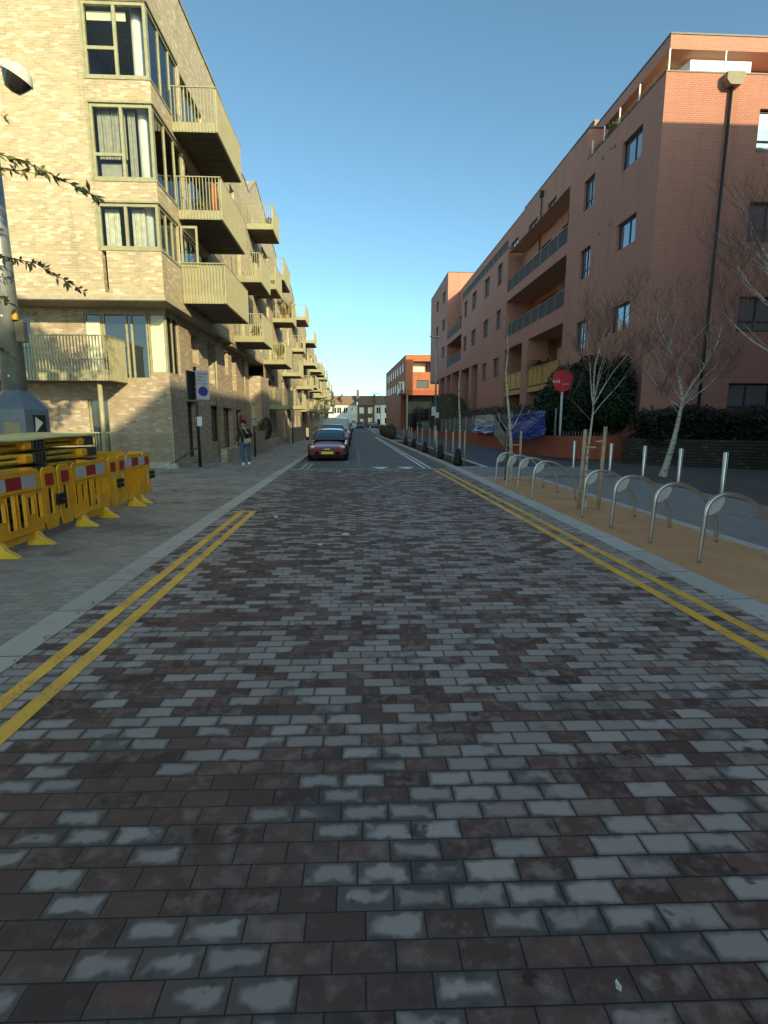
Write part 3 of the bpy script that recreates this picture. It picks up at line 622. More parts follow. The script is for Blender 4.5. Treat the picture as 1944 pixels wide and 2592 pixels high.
    # side balconies, 3 storeys
    for (y0, y1, z, sd) in ((20.5, 24.6, 5.85, True), (20.5, 24.5, 8.68, False), (20.4, 24.3, 11.42, False)):
        balcony(t, XU + .003, -4.72, y0, y1, z, 1.38, solid=sd)
    # first-floor balcony at the front with slatted railing
    fl = MB(); fl.box(-16, -8.12, 18.32, YG - .002, 2.98, 3.06)
    o = fl.build('balcony', M['plank'], t)
    fa = MB(); fa.box(-16, -8.08, 18.28, 18.32, 2.96, 3.30); fa.box(-8.12, -8.08, 18.32, YG - .003, 2.96, 3.30); fa.build('fascia', M['metal_o'], o)
    r = MB(); n = 78
    for i in range(n + 1):
        x = -15.98 + 7.88 * i / n; r.box(x - .014, x + .014, 18.24, 18.278, 2.98, 4.36)
    for i in range(13):
        y = 18.35 + 1.25 * i / 12; r.box(-8.078, -8.03, y - .014, y + .014, 2.98, 4.36)
    r.box(-16, -8.03, 18.23, 18.28, 4.362, 4.40); r.box(-8.078, -8.03, 18.281, YG - .01, 4.362, 4.40); r.build('railing', M['metal_o'], o)
    for px_ in (-8.55, -12.6): p = MB(); p.cyl((px_, 18.6), .075, 0, 2.96); p.build('support_post', M['metal_o'], t, True)
    # downpipes on the side wall
    d = MB()
    d.tube([(XU - .15, 26.2, 5.5), (XU - .15, 26.2, 5.25), (XG + .06, 26.0, 5.1), (XG + .06, 26.0, .1)], .05, 8); d.build('downpipe', M['metal_o'], t, True)
    d = MB(); d.tube([(XU - .15, 32.6, 5.5), (XU - .15, 32.6, 5.25), (XG + .06, 32.4, 5.1), (XG + .06, 32.4, .1)], .05, 8); d.build('downpipe', M['metal_o'], t, True)
    rb = MB(); rb.box(XG + .002, XG + .16, 30.75, 31.0, 1.35, 2.0); rb.build('wall_box', M['refl_r'], t, bevel=.02)
    # house number by the balcony door
    return t
build_left_first()

def plant_pot(loc, label, kind='grass', s=1.0, rng=random.Random(1)):
    t = thing('potted_plant', loc, label, 'plant', 'pot plants on the balconies'); x, y, z = loc
    p = MB(); p.lathe((x, y, z), [(0, 0), (.13 * s, 0), (.18 * s, .3 * s), (.16 * s, .3 * s), (.15 * s, .26 * s), (0, .26 * s)], 12); p.build('pot', M['terra'], t)
    l = MB()
    if kind == 'grass':
        for _ in range(90):
            a_ = rng.uniform(0, 6.28); k = rng.uniform(.2, .55) * s; b_ = Vector((math.cos(a_), math.sin(a_), 0)); hh = rng.uniform(.5, 1.1) * s
            p0 = Vector((x, y, z + .25 * s)); l.add([p0 + b_ * .02, p0 + b_.cross(Vector((0, 0, 1))) * .03 * s + b_ * .05, p0 + b_ * k * .5 + Vector((0, 0, hh * .7)), p0 + b_ * k + Vector((0, 0, hh))], [(0, 1, 2), (0, 2, 3)])
    else: leaves(l, (x, y, z + .55 * s), (.3 * s, .3 * s, .32 * s), 220, .06 * s, rng)
    l.build('foliage', M['dryp' if kind == 'grass' else 'leafo'], t); return t

def left_block(i, y0, y1, top, prof, bals, label, wins=True, xu=XU, far=False, gf=True):
    t = thing('brick_apartment_building', (-14, y0, 0), label, 'building', None)
    w = MB(); ops = []
    for b in bals: ops.append((b[0] + .5, min(b[1] - .3, y1 - .2), b[2] + .14, b[2] + 2.3))
    k = 0; 
    for zf in (2.9, 5.7, 8.5, 11.3):
        if zf + 1.9 > top - .3: break
        yy = y0 + 1.0
        while yy < y1 - 1.2:
            if not any(abs(o_[2] - zf) < 2.4 and o_[0] - .4 < yy + 1.0 and yy < o_[1] + .4 for o_ in ops): ops.append((yy, yy + 1.0, zf + .4, zf + 2.0))
            yy += 3.4
    # top profile
    zb = 5.5 if (gf and not far) else 0
    ztop = min(p[1] for p in prof)
    ops = [o_ for o_ in ops if o_[2] > zb + .02 and o_[3] < ztop - .05 and o_[0] > y0 + .1]
    wall(w, 'x', xu, y0, y1, zb, ztop, ops, -0.25)
    pf = [(y0, ztop)] + [(max(y0, min(y1, p[0])), p[1]) for p in prof] + [(y1, ztop)]
    w.prism(pf, 'x', xu, xu - 0.3) if len(set(p[1] for p in prof)) > 1 else None
    w.quad((xu, y0, 0 if zb == 0 else zb), (xu - 12, y0, 0 if zb == 0 else zb), (xu - 12, y0, prof[0][1]), (xu, y0, prof[0][1]))
    w.quad((xu, y1, zb), (xu - 12, y1, zb), (xu - 12, y1, prof[-1][1]), (xu, y1, prof[-1][1]))
    for a_, b_ in zip(pf[1:-2], pf[2:-1]): w.quad((xu, a_[0], a_[1]), (xu - 12, a_[0], a_[1]), (xu - 12, b_[0], b_[1]), (xu, b_[0], b_[1]))
    w.build('wall', M['buff'], t)
    if zb:
        g = MB(); gops = []; yy = max(y0, 34) + 1.0
        xg = xu
        while yy < y1 - 1.5: gops += [(yy, yy + 1.1, .2, 2.3), (yy, yy + 1.1, 3.0, 5.0)]; yy += 2.9
        if y0 >= 34: wall(g, 'x', xg, y0, y1, 0, zb, gops, -.35)
        else: wall(g, 'x', xg, 37.0, y1, 0, zb, [o_ for o_ in gops if o_[0] > 37.1], -.35); gops = [o_ for o_ in gops if o_[0] > 37.1]
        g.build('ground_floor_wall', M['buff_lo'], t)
        for o_ in gops: window(t, 'x', xg - .22, *o_, (), (), 'frame_o', 'glass', .06, -.08)
        s_ = MB(); s_.box(xu - 3, xu - .004, y0 + .004, y1, 5.38, 5.495) if y0 < 34 else s_.box(xu - 2, xu - .3, y0 + .1, y1 - .1, 5.38, 5.49); s_.build('soffit', M['soffit'], t)
    bk = MB(); bk.box(xu - 2.2, xu - 2.1, y0 + .1, y1 - .1, 0, ztop - .1); bk.build('interior_wall', M['dark'], t)
    for o_ in ops: window(t, 'x', xu - .12, *o_, (0.5,) if o_[1] - o_[0] > 1.2 else (), (), 'frame_o', 'glass', .07, -.08)
    cp = MB()
    for a_, b_ in zip(pf[1:-2], pf[2:-1]):
        if b_[0] > a_[0] + .01: cp.add([(xu - .3, a_[0], a_[1] + .002), (xu + .04, a_[0], a_[1] + .002), (xu + .04, b_[0], b_[1] + .002), (xu - .3, b_[0], b_[1] + .002), (xu - .3, a_[0], a_[1] + .07), (xu + .04, a_[0], a_[1] + .07), (xu + .04, b_[0], b_[1] + .07), (xu - .3, b_[0], b_[1] + .07)], [(0, 1, 2, 3), (4, 5, 6, 7), (0, 1, 5, 4), (1, 2, 6, 5), (2, 3, 7, 6), (3, 0, 4, 7)])
    cp.build('coping', M['metal_o'], t)
    for b in bals: balcony(t, xu + .003, b[3] if len(b) > 3 else -4.75, b[0], b[1], b[2], b[4] if len(b) > 4 else 1.38, sp=.11 if y0 < 40 else .2)
    return t
left_block(1, 28.0, 45.0, 16, [(28, 14.9), (33.1, 15.1), (34.0, 14.86), (36.6, 16.45), (45, 14.35)],
           [(28.5, 31.5, 5.65), (28.4, 31.3, 8.52), (33.2, 35.8, 12.57), (33.6, 36.2, 9.4), (37.5, 40.5, 2.45), (37.1, 40.9, 5.43), (37.4, 41.0, 10.85), (41.8, 44.3, 8.95)],
           'second buff brick block on the left, dark balconies stepping out under a pointed gable')
left_block(2, 45.0, 57.0, 14, [(45, 13.2), (50.2, 12.9), (51, 13.6), (53.5, 14.6), (57, 13.6)], [(48, 51.2, 2.7), (49.9, 51.8, 7.85), (52.8, 56.8, 11.1), (46.3, 49.2, 5.4)],
           'third buff brick block on the left, beyond the pointed gable, potted grasses on its balcony')
left_block(3, 57.0, 70.0, 13.5, [(57, 12.4), (63, 12.2), (66.5, 13.6), (70, 12.2)], [(57, 60.2, 4.95), (63, 67.6, 7.95), (62.9, 67.2, 10.4), (61, 66, 2.7), (64, 68.6, 5.5)],
           'fourth buff brick block down the left side of the street')
left_block(4, 70.0, 84.0, 12, [(70, 11.2), (77, 11.0), (80, 12.4), (84, 11.0)], [(71.5, 75.5, 2.8), (71.8, 76, 5.5), (74, 78, 8.2), (79, 83.4, 8.2), (79, 83.2, 5.0), (78.5, 82.5, 3.2)],
           'fifth buff brick block down the left side, level with the brown tower opposite', far=True)
left_block(5, 84.0, 100.0, 11, [(84, 10.8), (92, 10.6), (94, 11.4), (100, 10.6)], [(85, 90, 2.8), (86, 91, 5.4), (87, 92, 8.2), (93.5, 98, 3.7), (93.6, 98.3, 7.2), (93.6, 98.3, 5.3)],
           'sixth buff brick block down the left side, seen as a thin stack of balconies', far=True)
left_block(6, 100.0, 121.0, 9.5, [(100, 9.6), (110, 9.4), (112, 10), (121, 8.7)], [(101.2, 107, 5.7), (101.5, 107, 7.1), (109, 115, 3.2), (109, 115, 6.3), (116, 120.5, 4.8)],
           'last buff brick block on the left before the white houses', far=True)
rg = random.Random(5)
plant_pot((-5.6, 20.95, 8.8), 'small terracotta pot with a pale bush on the middle balcony of the nearest left block', 'bush', .9, rg)
t = thing('storage_tube', (-5.0, 20.8, 8.8), 'tall rolled terracotta-coloured mat standing on the middle balcony of the nearest left block', 'mat roll')
m = MB(); m.cyl((-5.0, 20.8), .13, 8.8, 9.95, 14); m.build('roll', M['terra'], t, True)
for i, (y, z) in enumerate(((42.0, 9.1), (42.5, 9.1), (43.4, 9.1))):
    plant_pot((-5.1 - .3 * (i % 2), y, z), ['nearest of three dry grasses in pots along the third-floor balcony past the gable', 'middle one of three dry grasses in pots along the third-floor balcony past the gable', 'farthest of three dry grasses in pots along the third-floor balcony past the gable'][i], 'grass', 1.25, rg)
plant_pot((-5.2, 37.6, 5.55), 'tall dry grass in a pot on the second-floor balcony beside the gabled block', 'grass', 1.2, rg)
plant_pot((-5.2, 29.0, 5.77), 'leafy pot plant low on the balcony of the second left block', 'bush', .9, rg)
plant_pot((-5.0, 33.6, 12.7), 'terracotta pot plant on the highest balcony of the second left block', 'bush', .8, rg)

# railing and plinth in front, low walls along the side
t = thing('garden_railing', (-10, 19.3, 0), 'thin grey vertical bar railing on a low plinth in front of the nearest left block', 'railing')
m = MB(); m.box(-15, -6.45, 19.25, 19.42, 0, .22); m.build('plinth', M['conc'], t)
m = MB()
for i in range(87): x = -14.95 + i * .098; m.box(x - .008, x + .008, 19.32, 19.336, .22, 1.24)
for x in (-14.95, -12.9, -10.9, -8.6, -6.5): m.box(x - .025, x + .025, 19.30, 19.35, .22, 1.27)
m.box(-15, -6.47, 19.315, 19.345, 1.24, 1.27); m.build('bars', M['metal_o'], t)
def lowwall(y0, y1, h, x, label, mat='buff_lo'):
    o = MB(); o.box(x - .25, x, y0, y1, 0, h); q = o.build('low_wall', M[mat], bevel=.01); tag(q, label, 'wall')
lowwall(21.7, 23.9, .55, -5.2, 'low buff brick plinth wall behind the black sign post')
lowwall(25.6, 30.5, 1.12, -5.15, 'low olive-brown wall beside the second black post', 'soffit')
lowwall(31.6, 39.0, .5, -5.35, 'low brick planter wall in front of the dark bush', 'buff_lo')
lowwall(41.5, 50.0, 1.15, -4.9, 'grey-green bin store wall beyond the third black post', 'soffit')
lowwall(53, 66, 1.0, -4.7, 'far low wall on the left near the parked cars', 'buff_lo')
m = MB(); leaves(m, (-5.95, 35.2, 1.2), (.5, 2.2, .9), 1500, .07, rg); q = m.build('bush', M['leafd']); tag(q, 'dark green bush behind the low brick planter wall', 'bush')

# ------------------------------------------------------------------ right-hand red brick building
XR, YR = 11.85, 22.0
def build_right():
    t = thing('red_brick_apartment_building', (20, YR, 0), 'large red brick apartment block on the right, its upper corner lit orange', 'building')
    w = MB()
    fw_ = [(15.68, 17.4, 12.0, 13.54), (15.68, 17.5, 8.76, 10.24), (15.66, 17.5, 5.29, 6.67), (15.6, 17.5, 1.83, 3.22), (21, 22.7, 12, 13.54), (21, 22.7, 8.76, 10.24), (21, 22.7, 5.29, 6.67)]
    wall(w, 'y', YR, XR, 34, 0, 14.7, fw_, .28)
    s1 = []
    for z0, z1, z2, z3 in ((12.5, 13.7, 12.3, 13.75), (9.2, 10.35, 8.95, 10.42), (5.65, 6.8, 5.33, 6.82), (2.3, 3.5, 2.0, 3.5)): s1 += [(23.5, 25.2, z0, z1), (27.95, 29.2, z2, z3)]
    wall(w, 'x', XR, YR, 31.1, 0, 14.7, s1, .28)
    wall(w, 'x', XR, 29.0, 31.1, 14.7, 16.2, [], .2)
    # bay 31.1 - 43 : recessed with balconies
    XB = 13.95
    def xw(y0, y1, z0, z1, x=XR): w.quad((x, y0, z0), (x, y1, z0), (x, y1, z1), (x, y0, z1))
    bw = [(33.3, 34.9, 13.3, 14.9), (38, 39.6, 13.3, 14.9), (32.5, 36.5, 8.2, 10.5), (38, 41.5, 8.2, 10.5), (32.5, 36.5, 11.6, 12.9), (33, 36.4, 4.4, 6.4), (39, 42.5, 4.4, 6.4)]
    wall(w, 'x', XB, 31.1, 43.2, 0, 11.5, [o_ for o_ in bw if o_[3] < 11], .2); wall(w, 'x', 13.0, 31.1, 43.2, 11.5, 17.65, [(36.4, 38.0, 14.3, 16.0), (40, 42, 14.3, 16.0), (33, 35, 12.0, 13.6), (37, 39, 12.0, 13.6)], .2)
    for y in (31.1, 43.2):
        w.quad((XR, y, 0), (XB, y, 0), (XB, y, 16.1 if y < 40 else 14.8), (XR, y, 16.1 if y < 40 else 14.8))
    w.quad((XR, 31.1, 14.7), (14, 31.1, 14.7), (14, 31.1, 16.2), (XR, 31.1, 16.2))
    for (z0, z1) in ((10.87, 11.5), (7.2, 8.1)): w.box(XR, XB - .002, 31.103, 43.197, z0, z1)
    w.box(XR + .002, XR + 1.4, 37.35, 38.7, 0, 7.198)
    # block 43.2 - 61.4
    s2 = []
    for y0, y1 in ((44.75, 46.3), (48.95, 50.85), (54.1, 56.1), (58.4, 60.1)):
        s2 += [(y0, y1, 12.65, 14.3), (y0, y1, 9.18, 10.7)]
    s2 += [(44.95, 46.75, 5.32, 6.9), (49.2, 50.9, 5.38, 6.9)]
    s2 += [(52.7, 55.6, 0.02, 7.2, 2.0), (56.7, 61.3, 0.02, 7.25, 2.0)]
    wall(w, 'x', XR, 43.2, 61.4, 0, 14.8, s2, .3)
    w.quad((XR, 43.2, 14.8), (XB, 43.2, 14.8), (XB, 61.4, 14.8), (XR, 61.4, 14.8))
    wall(w, 'x', 13.4, 43.2, 71, 14.8, 18.0, [(46, 48, 15, 16.6), (52, 54, 15, 16.6)], .2)
    wall(w, 'x', XB, 52.6, 71, 0, 14.8, [(62.5, 66, 9, 11), (67, 70, 9, 11), (62.5, 66, 12.6, 14.3)], .2)
    w.box(XR, XB - .003, 61.403, 70.997, 7.45, 8.5); w.box(XR, XB - .003, 61.403, 70.997, 11.35, 11.95)
    w.box(XR + .003, XR + 1.3, 61.41, 62.2, 0, 7.448); w.box(XR + .003, XR + 1.3, 67.3, 67.85, 0, 7.448)
    w.quad((XR, 61.4, 7.5), (XB, 61.4, 7.5), (XB, 61.4, 14.8), (XR, 61.4, 14.8))
    # tower 71 - 86.6
    s3 = []
    for z0, z1 in ((17.2, 18.6), (13.6, 15.1), (10.1, 11.6)): s3 += [(72.9, 75.2, z0, z1), (78.8, 80.9, z0, z1)]
    wall(w, 'x', XR, 71, 86.6, 7.5, 20.3, s3, .3)
    w.quad((XR, 71, 7.5), (20, 71, 7.5), (20, 71, 20.3), (XR, 71, 20.3)); w.quad((XR, 86.6, 7.5), (20, 86.6, 7.5), (20, 86.6, 20.3), (XR, 86.6, 20.3)); w.quad((XR, 71, 20.3), (20, 71, 20.3), (20, 86.6, 20.3), (XR, 86.6, 20.3))
    w.quad((XR, 71, 7.5), (20, 71, 7.5), (20, 86.6, 7.5), (XR, 86.6, 7.5)); w.box(13.6, 20, 70, 86.4, 0, 7.49); w.box(XR + .01, XR + 1.1, 71.5, 72.3, 0, 7.49); w.box(XR + .01, XR + 1.1, 77, 77.8, 0, 7.49)
    # terrace floor, pent walls, roof
    w.quad((XR, YR, 14.4), (34, YR, 14.4), (34, 43, 14.4), (XR, 43, 14.4))
    wall(w, 'y', 25.2, 14.2, 34, 14.4, 16.7, [], .2); wall(w, 'x', 14.2, 25.2, 31.1, 14.4, 16.7, [], .2)
    w.box(13.0, 34, 24.0, 31.1, 16.72, 17.25)
    w.quad((13, 31.1, 17.65), (34, 31.1, 17.65), (34, 43.2, 17.65), (13, 43.2, 17.65)); w.quad((13, 31.1, 16.2), (16, 31.1, 16.2), (16, 31.1, 17.65), (13, 31.1, 17.65)); w.quad((XR, 29, 14.4), (14.2, 29, 14.4), (14.2, 29, 16.2), (XR, 29, 16.2)); w.quad((XR, 29, 16.2), (14, 29, 16.2), (14, 31.1, 16.2), (XR, 31.1, 16.2))
    w.quad((13.4, 43.2, 18.0), (34, 43.2, 18.0), (34, 71, 18.0), (13.4, 71, 18.0)); w.quad((13.0, 43.2, 14.8), (34, 43.2, 14.8), (34, 43.2, 18.0), (13.0, 43.2, 17.65)); w.quad((34, YR, 0), (34, 71, 0), (34, 71, 16.1), (34, YR, 16.1))
    w.build('wall', M['red'], t)
    cp = MB(); cp.box(12.97, 34.03, 23.97, 31.08, 17.252, 17.31); cp.box(XR - .03, 14, 28.97, 31.13, 16.202, 16.26); cp.box(12.97, 13.3, 31.14, 43.17, 17.652, 17.71); cp.box(13.37, 13.7, 43.23, 71, 18.002, 18.06); cp.box(XR - .03, XR + .3, 43.2, 61.4, 14.802, 14.86); cp.box(XR - .03, 20.03, 70.97, 86.63, 20.302, 20.37);
    cp.box(XR - .02, 34, YR - .02, YR + .2, 14.702, 14.75); cp.box(XR - .02, XR + .2, YR + .2, 28.99, 14.702, 14.75)
    cp.build('coping', M['frame_d'], t)
    ins = MB(); ins.box(XR + .9, XR + 1.0, YR + .5, 30.8, 0, 14.2); ins.box(XR + 1, 33, YR + .9, YR + 1.0, 0, 14.2); ins.box(15.0, 15.1, 31.2, 71, 0, 16); ins.box(XR + .9, XR + 1, 43.5, 52.3, 0, 14.6); ins.box(XR + .9, XR + 1, 71.2, 86.4, 7.7, 20); ins.box(XR + .9, XR + 1, 52.5, 61.2, 7.4, 14.6)
    ins.build('interior_wall', M['dark'], t)
    # windows
    for i, o_ in enumerate(fw_): window(t, 'y', YR + .14, *o_, (0.45,), (0.30,), 'frame_d', 'glass_sky', .07, .08, sill=True)
    for o_ in s1:
        if o_[1] - o_[0] > 1.5: window(t, 'x', XR + .14, *o_, (0.45,), (), 'frame_d', 'glass_sky', .07, .08, sill=True)
        else: window(t, 'x', XR + .14, *o_, (0.5,), (0.3,), 'frame_d', 'glass_sky', .07, .08, sill=True)
    for o_ in s2[:-2] + s3: window(t, 'x', XR + .16, *o_[:4], (0.5,), (0.3,), 'frame_d', 'glass_sky', .08, .08)
    for o_ in [(36.4, 38.0, 14.3, 16.0), (40, 42, 14.3, 16.0), (33, 35, 12.0, 13.6), (37, 39, 12.0, 13.6)]: window(t, 'x', 13.1, *o_, (0.5,), (), 'frame_d', 'glass_sky', .08, .08)
    for o_ in [(46, 48, 15, 16.6), (52, 54, 15, 16.6)]: window(t, 'x', 13.5, *o_, (0.5,), (), 'frame_d', 'glass_sky', .08, .08)
    for o_ in [(62.5, 66, 12.6, 14.3)]: window(t, 'x', XB + .1, *o_, (0.5,), (), 'frame_d', 'glass_sky', .08, .08)
    for o_ in bw[2:4] + bw[5:7] + [(62.5, 66, 9, 11), (67, 70, 9, 11)]: window(t, 'x', XB + .1, *o_, (0.33, 0.66), (), 'white' if o_[2] < 5 else 'frame_d', 'glass', .08, .08, 'balcony_door')
    lw = MB(); lw.box(XB - .03, XB - .004, 31.2, 33.0, 3.2, 6.6); lw.box(XB - .03, XB - .004, 36.5, 37.3, 3.2, 6.6); lw.box(XB - .03, XB - .004, 33, 36.5, 6.42, 7.1); lw.build('cream_render_panel', M['cream'], t)
    # glazed railings
    def grail(y0, y1, z0, z1, x=XR + .05, nm='balcony_railing', post='steel'):
        r = MB(); n = max(2, round((y1 - y0) / 1.5))
        for i in range(n + 1): y = y0 + (y1 - y0) * i / n; r.box(x - .03, x + .03, y - .03, y + .03, z0, z1)
        r.box(x - .035, x + .035, y0, y1, z1, z1 + .05); r.box(x - .015, x + .015, y0, y1, z0, z0 + .04)
        o = r.build(nm, M['railg'], t); g = MB(); g.box(x - .006, x + .006, y0 + .04, y1 - .04, z0 + .06, z1 - .02); g.build('glass_panel', M['tint'], o)
    grail(31.15, 43.1, 11.5, 12.35); grail(31.15, 43.1, 8.1, 9.0); grail(43.4, 61.3, 14.86, 15.5); grail(61.5, 70.9, 8.5, 9.5); grail(61.5, 70.9, 11.95, 12.85)
    ds = MB(); ds.box(XR + .15, XR + 1.9, 31.6, 31.64, 11.6, 13.2); ds.box(XR + .15, XR + 1.9, 31.6, 31.64, 8.2, 9.9); ds.build('privacy_screen', M['tint'], t)
    # yellow panelled balconies in the lower openings
    for y0, y1 in ((31.6, 34.4), (34.6, 37.2), (38.9, 43.0)):
        y = MB(); y.box(XR + .10, XR + .13, y0, y1, 4.05, 5.15); 
        for k in range(4): yy = y0 + (y1 - y0) * k / 3; y.box(XR + .06, XR + .10, yy - .03 if k else yy, yy + .03, 3.95, 5.2)
        y.box(XR + .06, XR + .16, y0, y1, 5.152, 5.22); y.box(XR + .04, XR + .14, y0, y1, 3.62, 3.94); y.build('yellow_balustrade', M['orange_w'], t)
    fl = MB(); fl.box(XR + .16, XB - .003, 31.2, 37.3, 3.62, 3.8); fl.box(XR + .16, XB - .003, 38.75, 43.1, 3.62, 3.8); fl.build('balcony_floor', M['soffit'], t)
    # terrace posts, awning, downpipe
    def post(x, y): p = MB(); p.box(x - .025, x + .025, y - .025, y + .025, 14.75, 15.55); p.build('terrace_post', M['white'], t)
    for x, y in ((12.0, 22.15), (14.2, 22.15), (16.6, 22.15), (12.0, 24.3), (12.0, 26.0), (12.0, 27.5), (12.0, 28.8)): post(x, y)
    aw = MB(); aw.prism([(24.2, 16.02), (25.15, 16.45), (25.15, 16.6), (24.12, 16.42), (24.12, 15.98)], 'x', 13.98, 16.6); ao = aw.build('awning', M['white'], t)
    vl = MB()
    for i in range(18): x = 13.98 + i * .146; vl.box(x, x + .10, 24.14, 24.16, 15.80 - .02 * (i % 2), 15.978)
    vl.build('valance', M['leafg'], ao)
    dp = MB(); dp.prism([(14.05, 14.62), (14.75, 14.62), (14.75, 14.35), (14.62, 14.18), (14.2, 14.18), (14.05, 14.35)], 'y', 21.68, 21.998); dp.build('hopper', M['hop'], t)
    dp = MB(); dp.tube([(14.4, 21.90, 14.2), (14.36, 21.90, 7), (14.3, 21.90, 0.3)], .055, 10); dp.build('downpipe', M['black'], t, True)
    dp = MB(); dp.box(12.75, 12.99, 38.9, 39.2, 16.9, 17.25); dp.tube([(12.9, 39.05, 16.9), (12.9, 39.05, 11.6)], .05, 8); dp.build('downpipe', M['black'], t)
    bw_ = MB(); bw_.box(11.845, XR - .001, 26.3, 26.45, 14.0, 14.12)
    for y, z in ((25.9, 13.9), (27.1, 13.95), (25.9, 10.6), (27.0, 10.55)): bw_.box(XR - .02, XR - .001, y, y + .15, z, z + .12)
    bw_.build('air_vents', M['frame_d'], t)
    # brick band on tower and coping line
    return t
M['tint'] = plain('tinted_glass', (0.105, 0.088, 0.080), 0.7, 0, .1, 2, spec=.05)
M['railg'] = plain('grey_rail', (0.26, 0.25, 0.235), .7, 0, .05, 2, spec=.1)
M['hop'] = plain('painted_hopper', (0.25, 0.22, 0.14), 0.6)
build_right()
# bamboo screen and plants on the roof terrace
t = thing('terrace_planting', (12.2, 24, 14.75), 'dry reed screening and shoots along the sunlit roof terrace edge', 'plants')
m = MB()
for _ in range(9000):
    if rg.random() < .93: x, y = 12.08 + rg.random() * .12, rg.uniform(22.3, 28.8)
    else: x, y = rg.uniform(12.1, 12.8), 22.3 + rg.random() * .2
    h_ = rg.uniform(.2, .6); a_ = rg.uniform(-.06, .06); m.add([(x, y, 14.5), (x + .02, y + .03, 14.5), (x + a_, y + a_, 14.5 + h_ + .25)], [(0, 1, 2)])
m.build('reeds', M['dryp'], t)
m = MB(); leaves(m, (12.3, 26.9, 15.2), (.35, .5, .4), 260, .08, rg); m.build('shoots', M['leafo'], t)
t = thing('balcony_palm', (XR + .35, 34.9, 5.1), 'dark spiky palm leaning over the yellow balcony front', 'plant')
m = MB()
for k in range(26):
    a_ = rg.uniform(0, 6.28); d = Vector((math.cos(a_), math.sin(a_), rg.uniform(-.1, .7))).normalized(); p0 = Vector((XR + .3, 34.9, 5.35)); s_ = d.cross(Vector((0, 0, 1))).normalized()
    for j in range(14):
        q0 = p0 + d * (.15 + j * .075) + Vector((0, 0, -.006 * j * j * .5)); 
        for sg in (-1, 1): m.add([q0, q0 + d * .04, q0 + s_ * sg * .22 + d * .12 + Vector((0, 0, -.06))], [(0, 1, 2)])
m.build('fronds', M['leafd'], t); m = MB(); m.cyl((XR + .3, 34.9), .05, 3.8, 5.35); m.build('stem', M['trunk'], t)
for i, (y, c_) in enumerate(((33.2, 'white'), (36.0, 'white'))):
    t = thing('garden_chair', (12.4, y, 11.5), ['white plastic chair behind the top glass railing, nearer one', 'white plastic chair behind the top glass railing, farther one'][i], 'chair')
    m = MB(); m.box(12.2, 12.65, y - .22, y + .22, 11.92, 11.96); m.build('seat', M['white'], t)
    m = MB(); m.box(12.2, 12.24, y - .22, y + .22, 11.97, 12.45); m.build('backrest', M['white'], t)
    for sx in (12.22, 12.6):
        for sy in (y - .2, y + .18): m = MB(); m.box(sx, sx + .03, sy, sy + .03, 11.5, 11.919); m.build('leg', M['white'], t)

# building behind the camera on the right-hand side of the street: it throws the shade
t = thing('red_brick_terrace_block', (25, -20, 0), 'red brick block behind the viewer on the right-hand side', 'building')
m = MB(); m.box(11.8, 45, -75, 11.4, 0, 17.4); m.build('wall', M['red'], t)
for k in range(12):
    for z in (2, 5.4, 8.8, 12.2): window(t, 'x', 11.79, -60 + k * 5.3, -58.4 + k * 5.3, z, z + 1.5, (.5,), (), 'frame_d', 'glass', .07, -.06)

# far building on the right beyond the tower
def build_far():
    t = thing('orange_brick_office', (12, 103.5, 0), 'far orange-red brick block with a recessed balcony, beyond the big block', 'building')
    A = Vector((9.5, 103.8, 0)); B = Vector((8.0, 145, 0)); w = MB(); d = (B - A) / 41.2
    def P(s_, z, i=0): q = A + d * s_; return (q.x + i, q.y, z)
    w.quad(P(0, 6.6), P(41, 6.6), P(41, 14.1), P(0, 14.1)); w.quad(P(8, 0), P(41, 0), P(41, 6.6), P(8, 6.6)); w.quad(P(8, 0), P(8, 6.6), (26, P(8, 0)[1], 6.6), (26, P(8, 0)[1], 0))
    wall(w, 'y', 103.8, 9.5, 26, 6.6, 14.1, [(10.9, 14.4, 10.9, 12.9, 2.2), (11.6, 13.9, 7.9, 9.4)], .3)
    w.quad((9.5, 103.8, 6.6), (26, 103.8, 6.6), (26, 112, 6.6), P(8, 6.6)); w.quad((9.5, 103.8, 14.1), (26, 103.8, 14.1), (26, 145, 14.1), (8, 145, 14.1))
    w.build('wall', M['red_far'], t)
    m = MB(); m.box(9.55, 26, 103.79, 103.797, 6.6, 7.5); m.build('brick_band', M['red_low'], t)
    window(t, 'y', 105.9, 11.0, 14.2, 10.95, 12.85, (.3, .6), (), 'white', 'glass_sky', .15, .1); window(t, 'y', 103.95, 11.6, 13.9, 7.9, 9.4, (), (), 'frame_d', 'glass_sky', .1, .08)
    m = MB(); m.box(11.1, 13.6, 105.7, 105.8, 10.95, 12.8); m.build('curtain', M['curt'], t)
    for z in (7.6, 10.9):
        for k in range(8):
            q = A + d * (4 + k * 4.4); f = MB(); f.box(q.x - .03, q.x + .1, q.y, q.y + 1.4, z + .3, z + 1.9); f.build('window', M['glass'], t)
    m = MB(); m.box(8.2, 9.6, 104.2, 107.5, 6.6, 6.9); m.build('balcony', M['frame_d'], t)
    m = MB(); m.box(8.15, 9.3, 103.9, 104.0, 8.9, 9.05); m.box(9.1, 9.25, 103.9, 104.0, 7.0, 9.0); m.box(8.2, 8.3, 104, 107.5, 6.9, 7.9); m.build('balcony_frame', M['white'], t)
    m = MB(); m.box(9.7, 10.0, 104.1, 104.4, 0, 6.598); m.build('column', M['soffit'], t); m = MB(); m.box(9.9, 26, 106.5, 106.6, 0, 6.598); m.build('glazed_wall', M['glass'], t)
build_far()

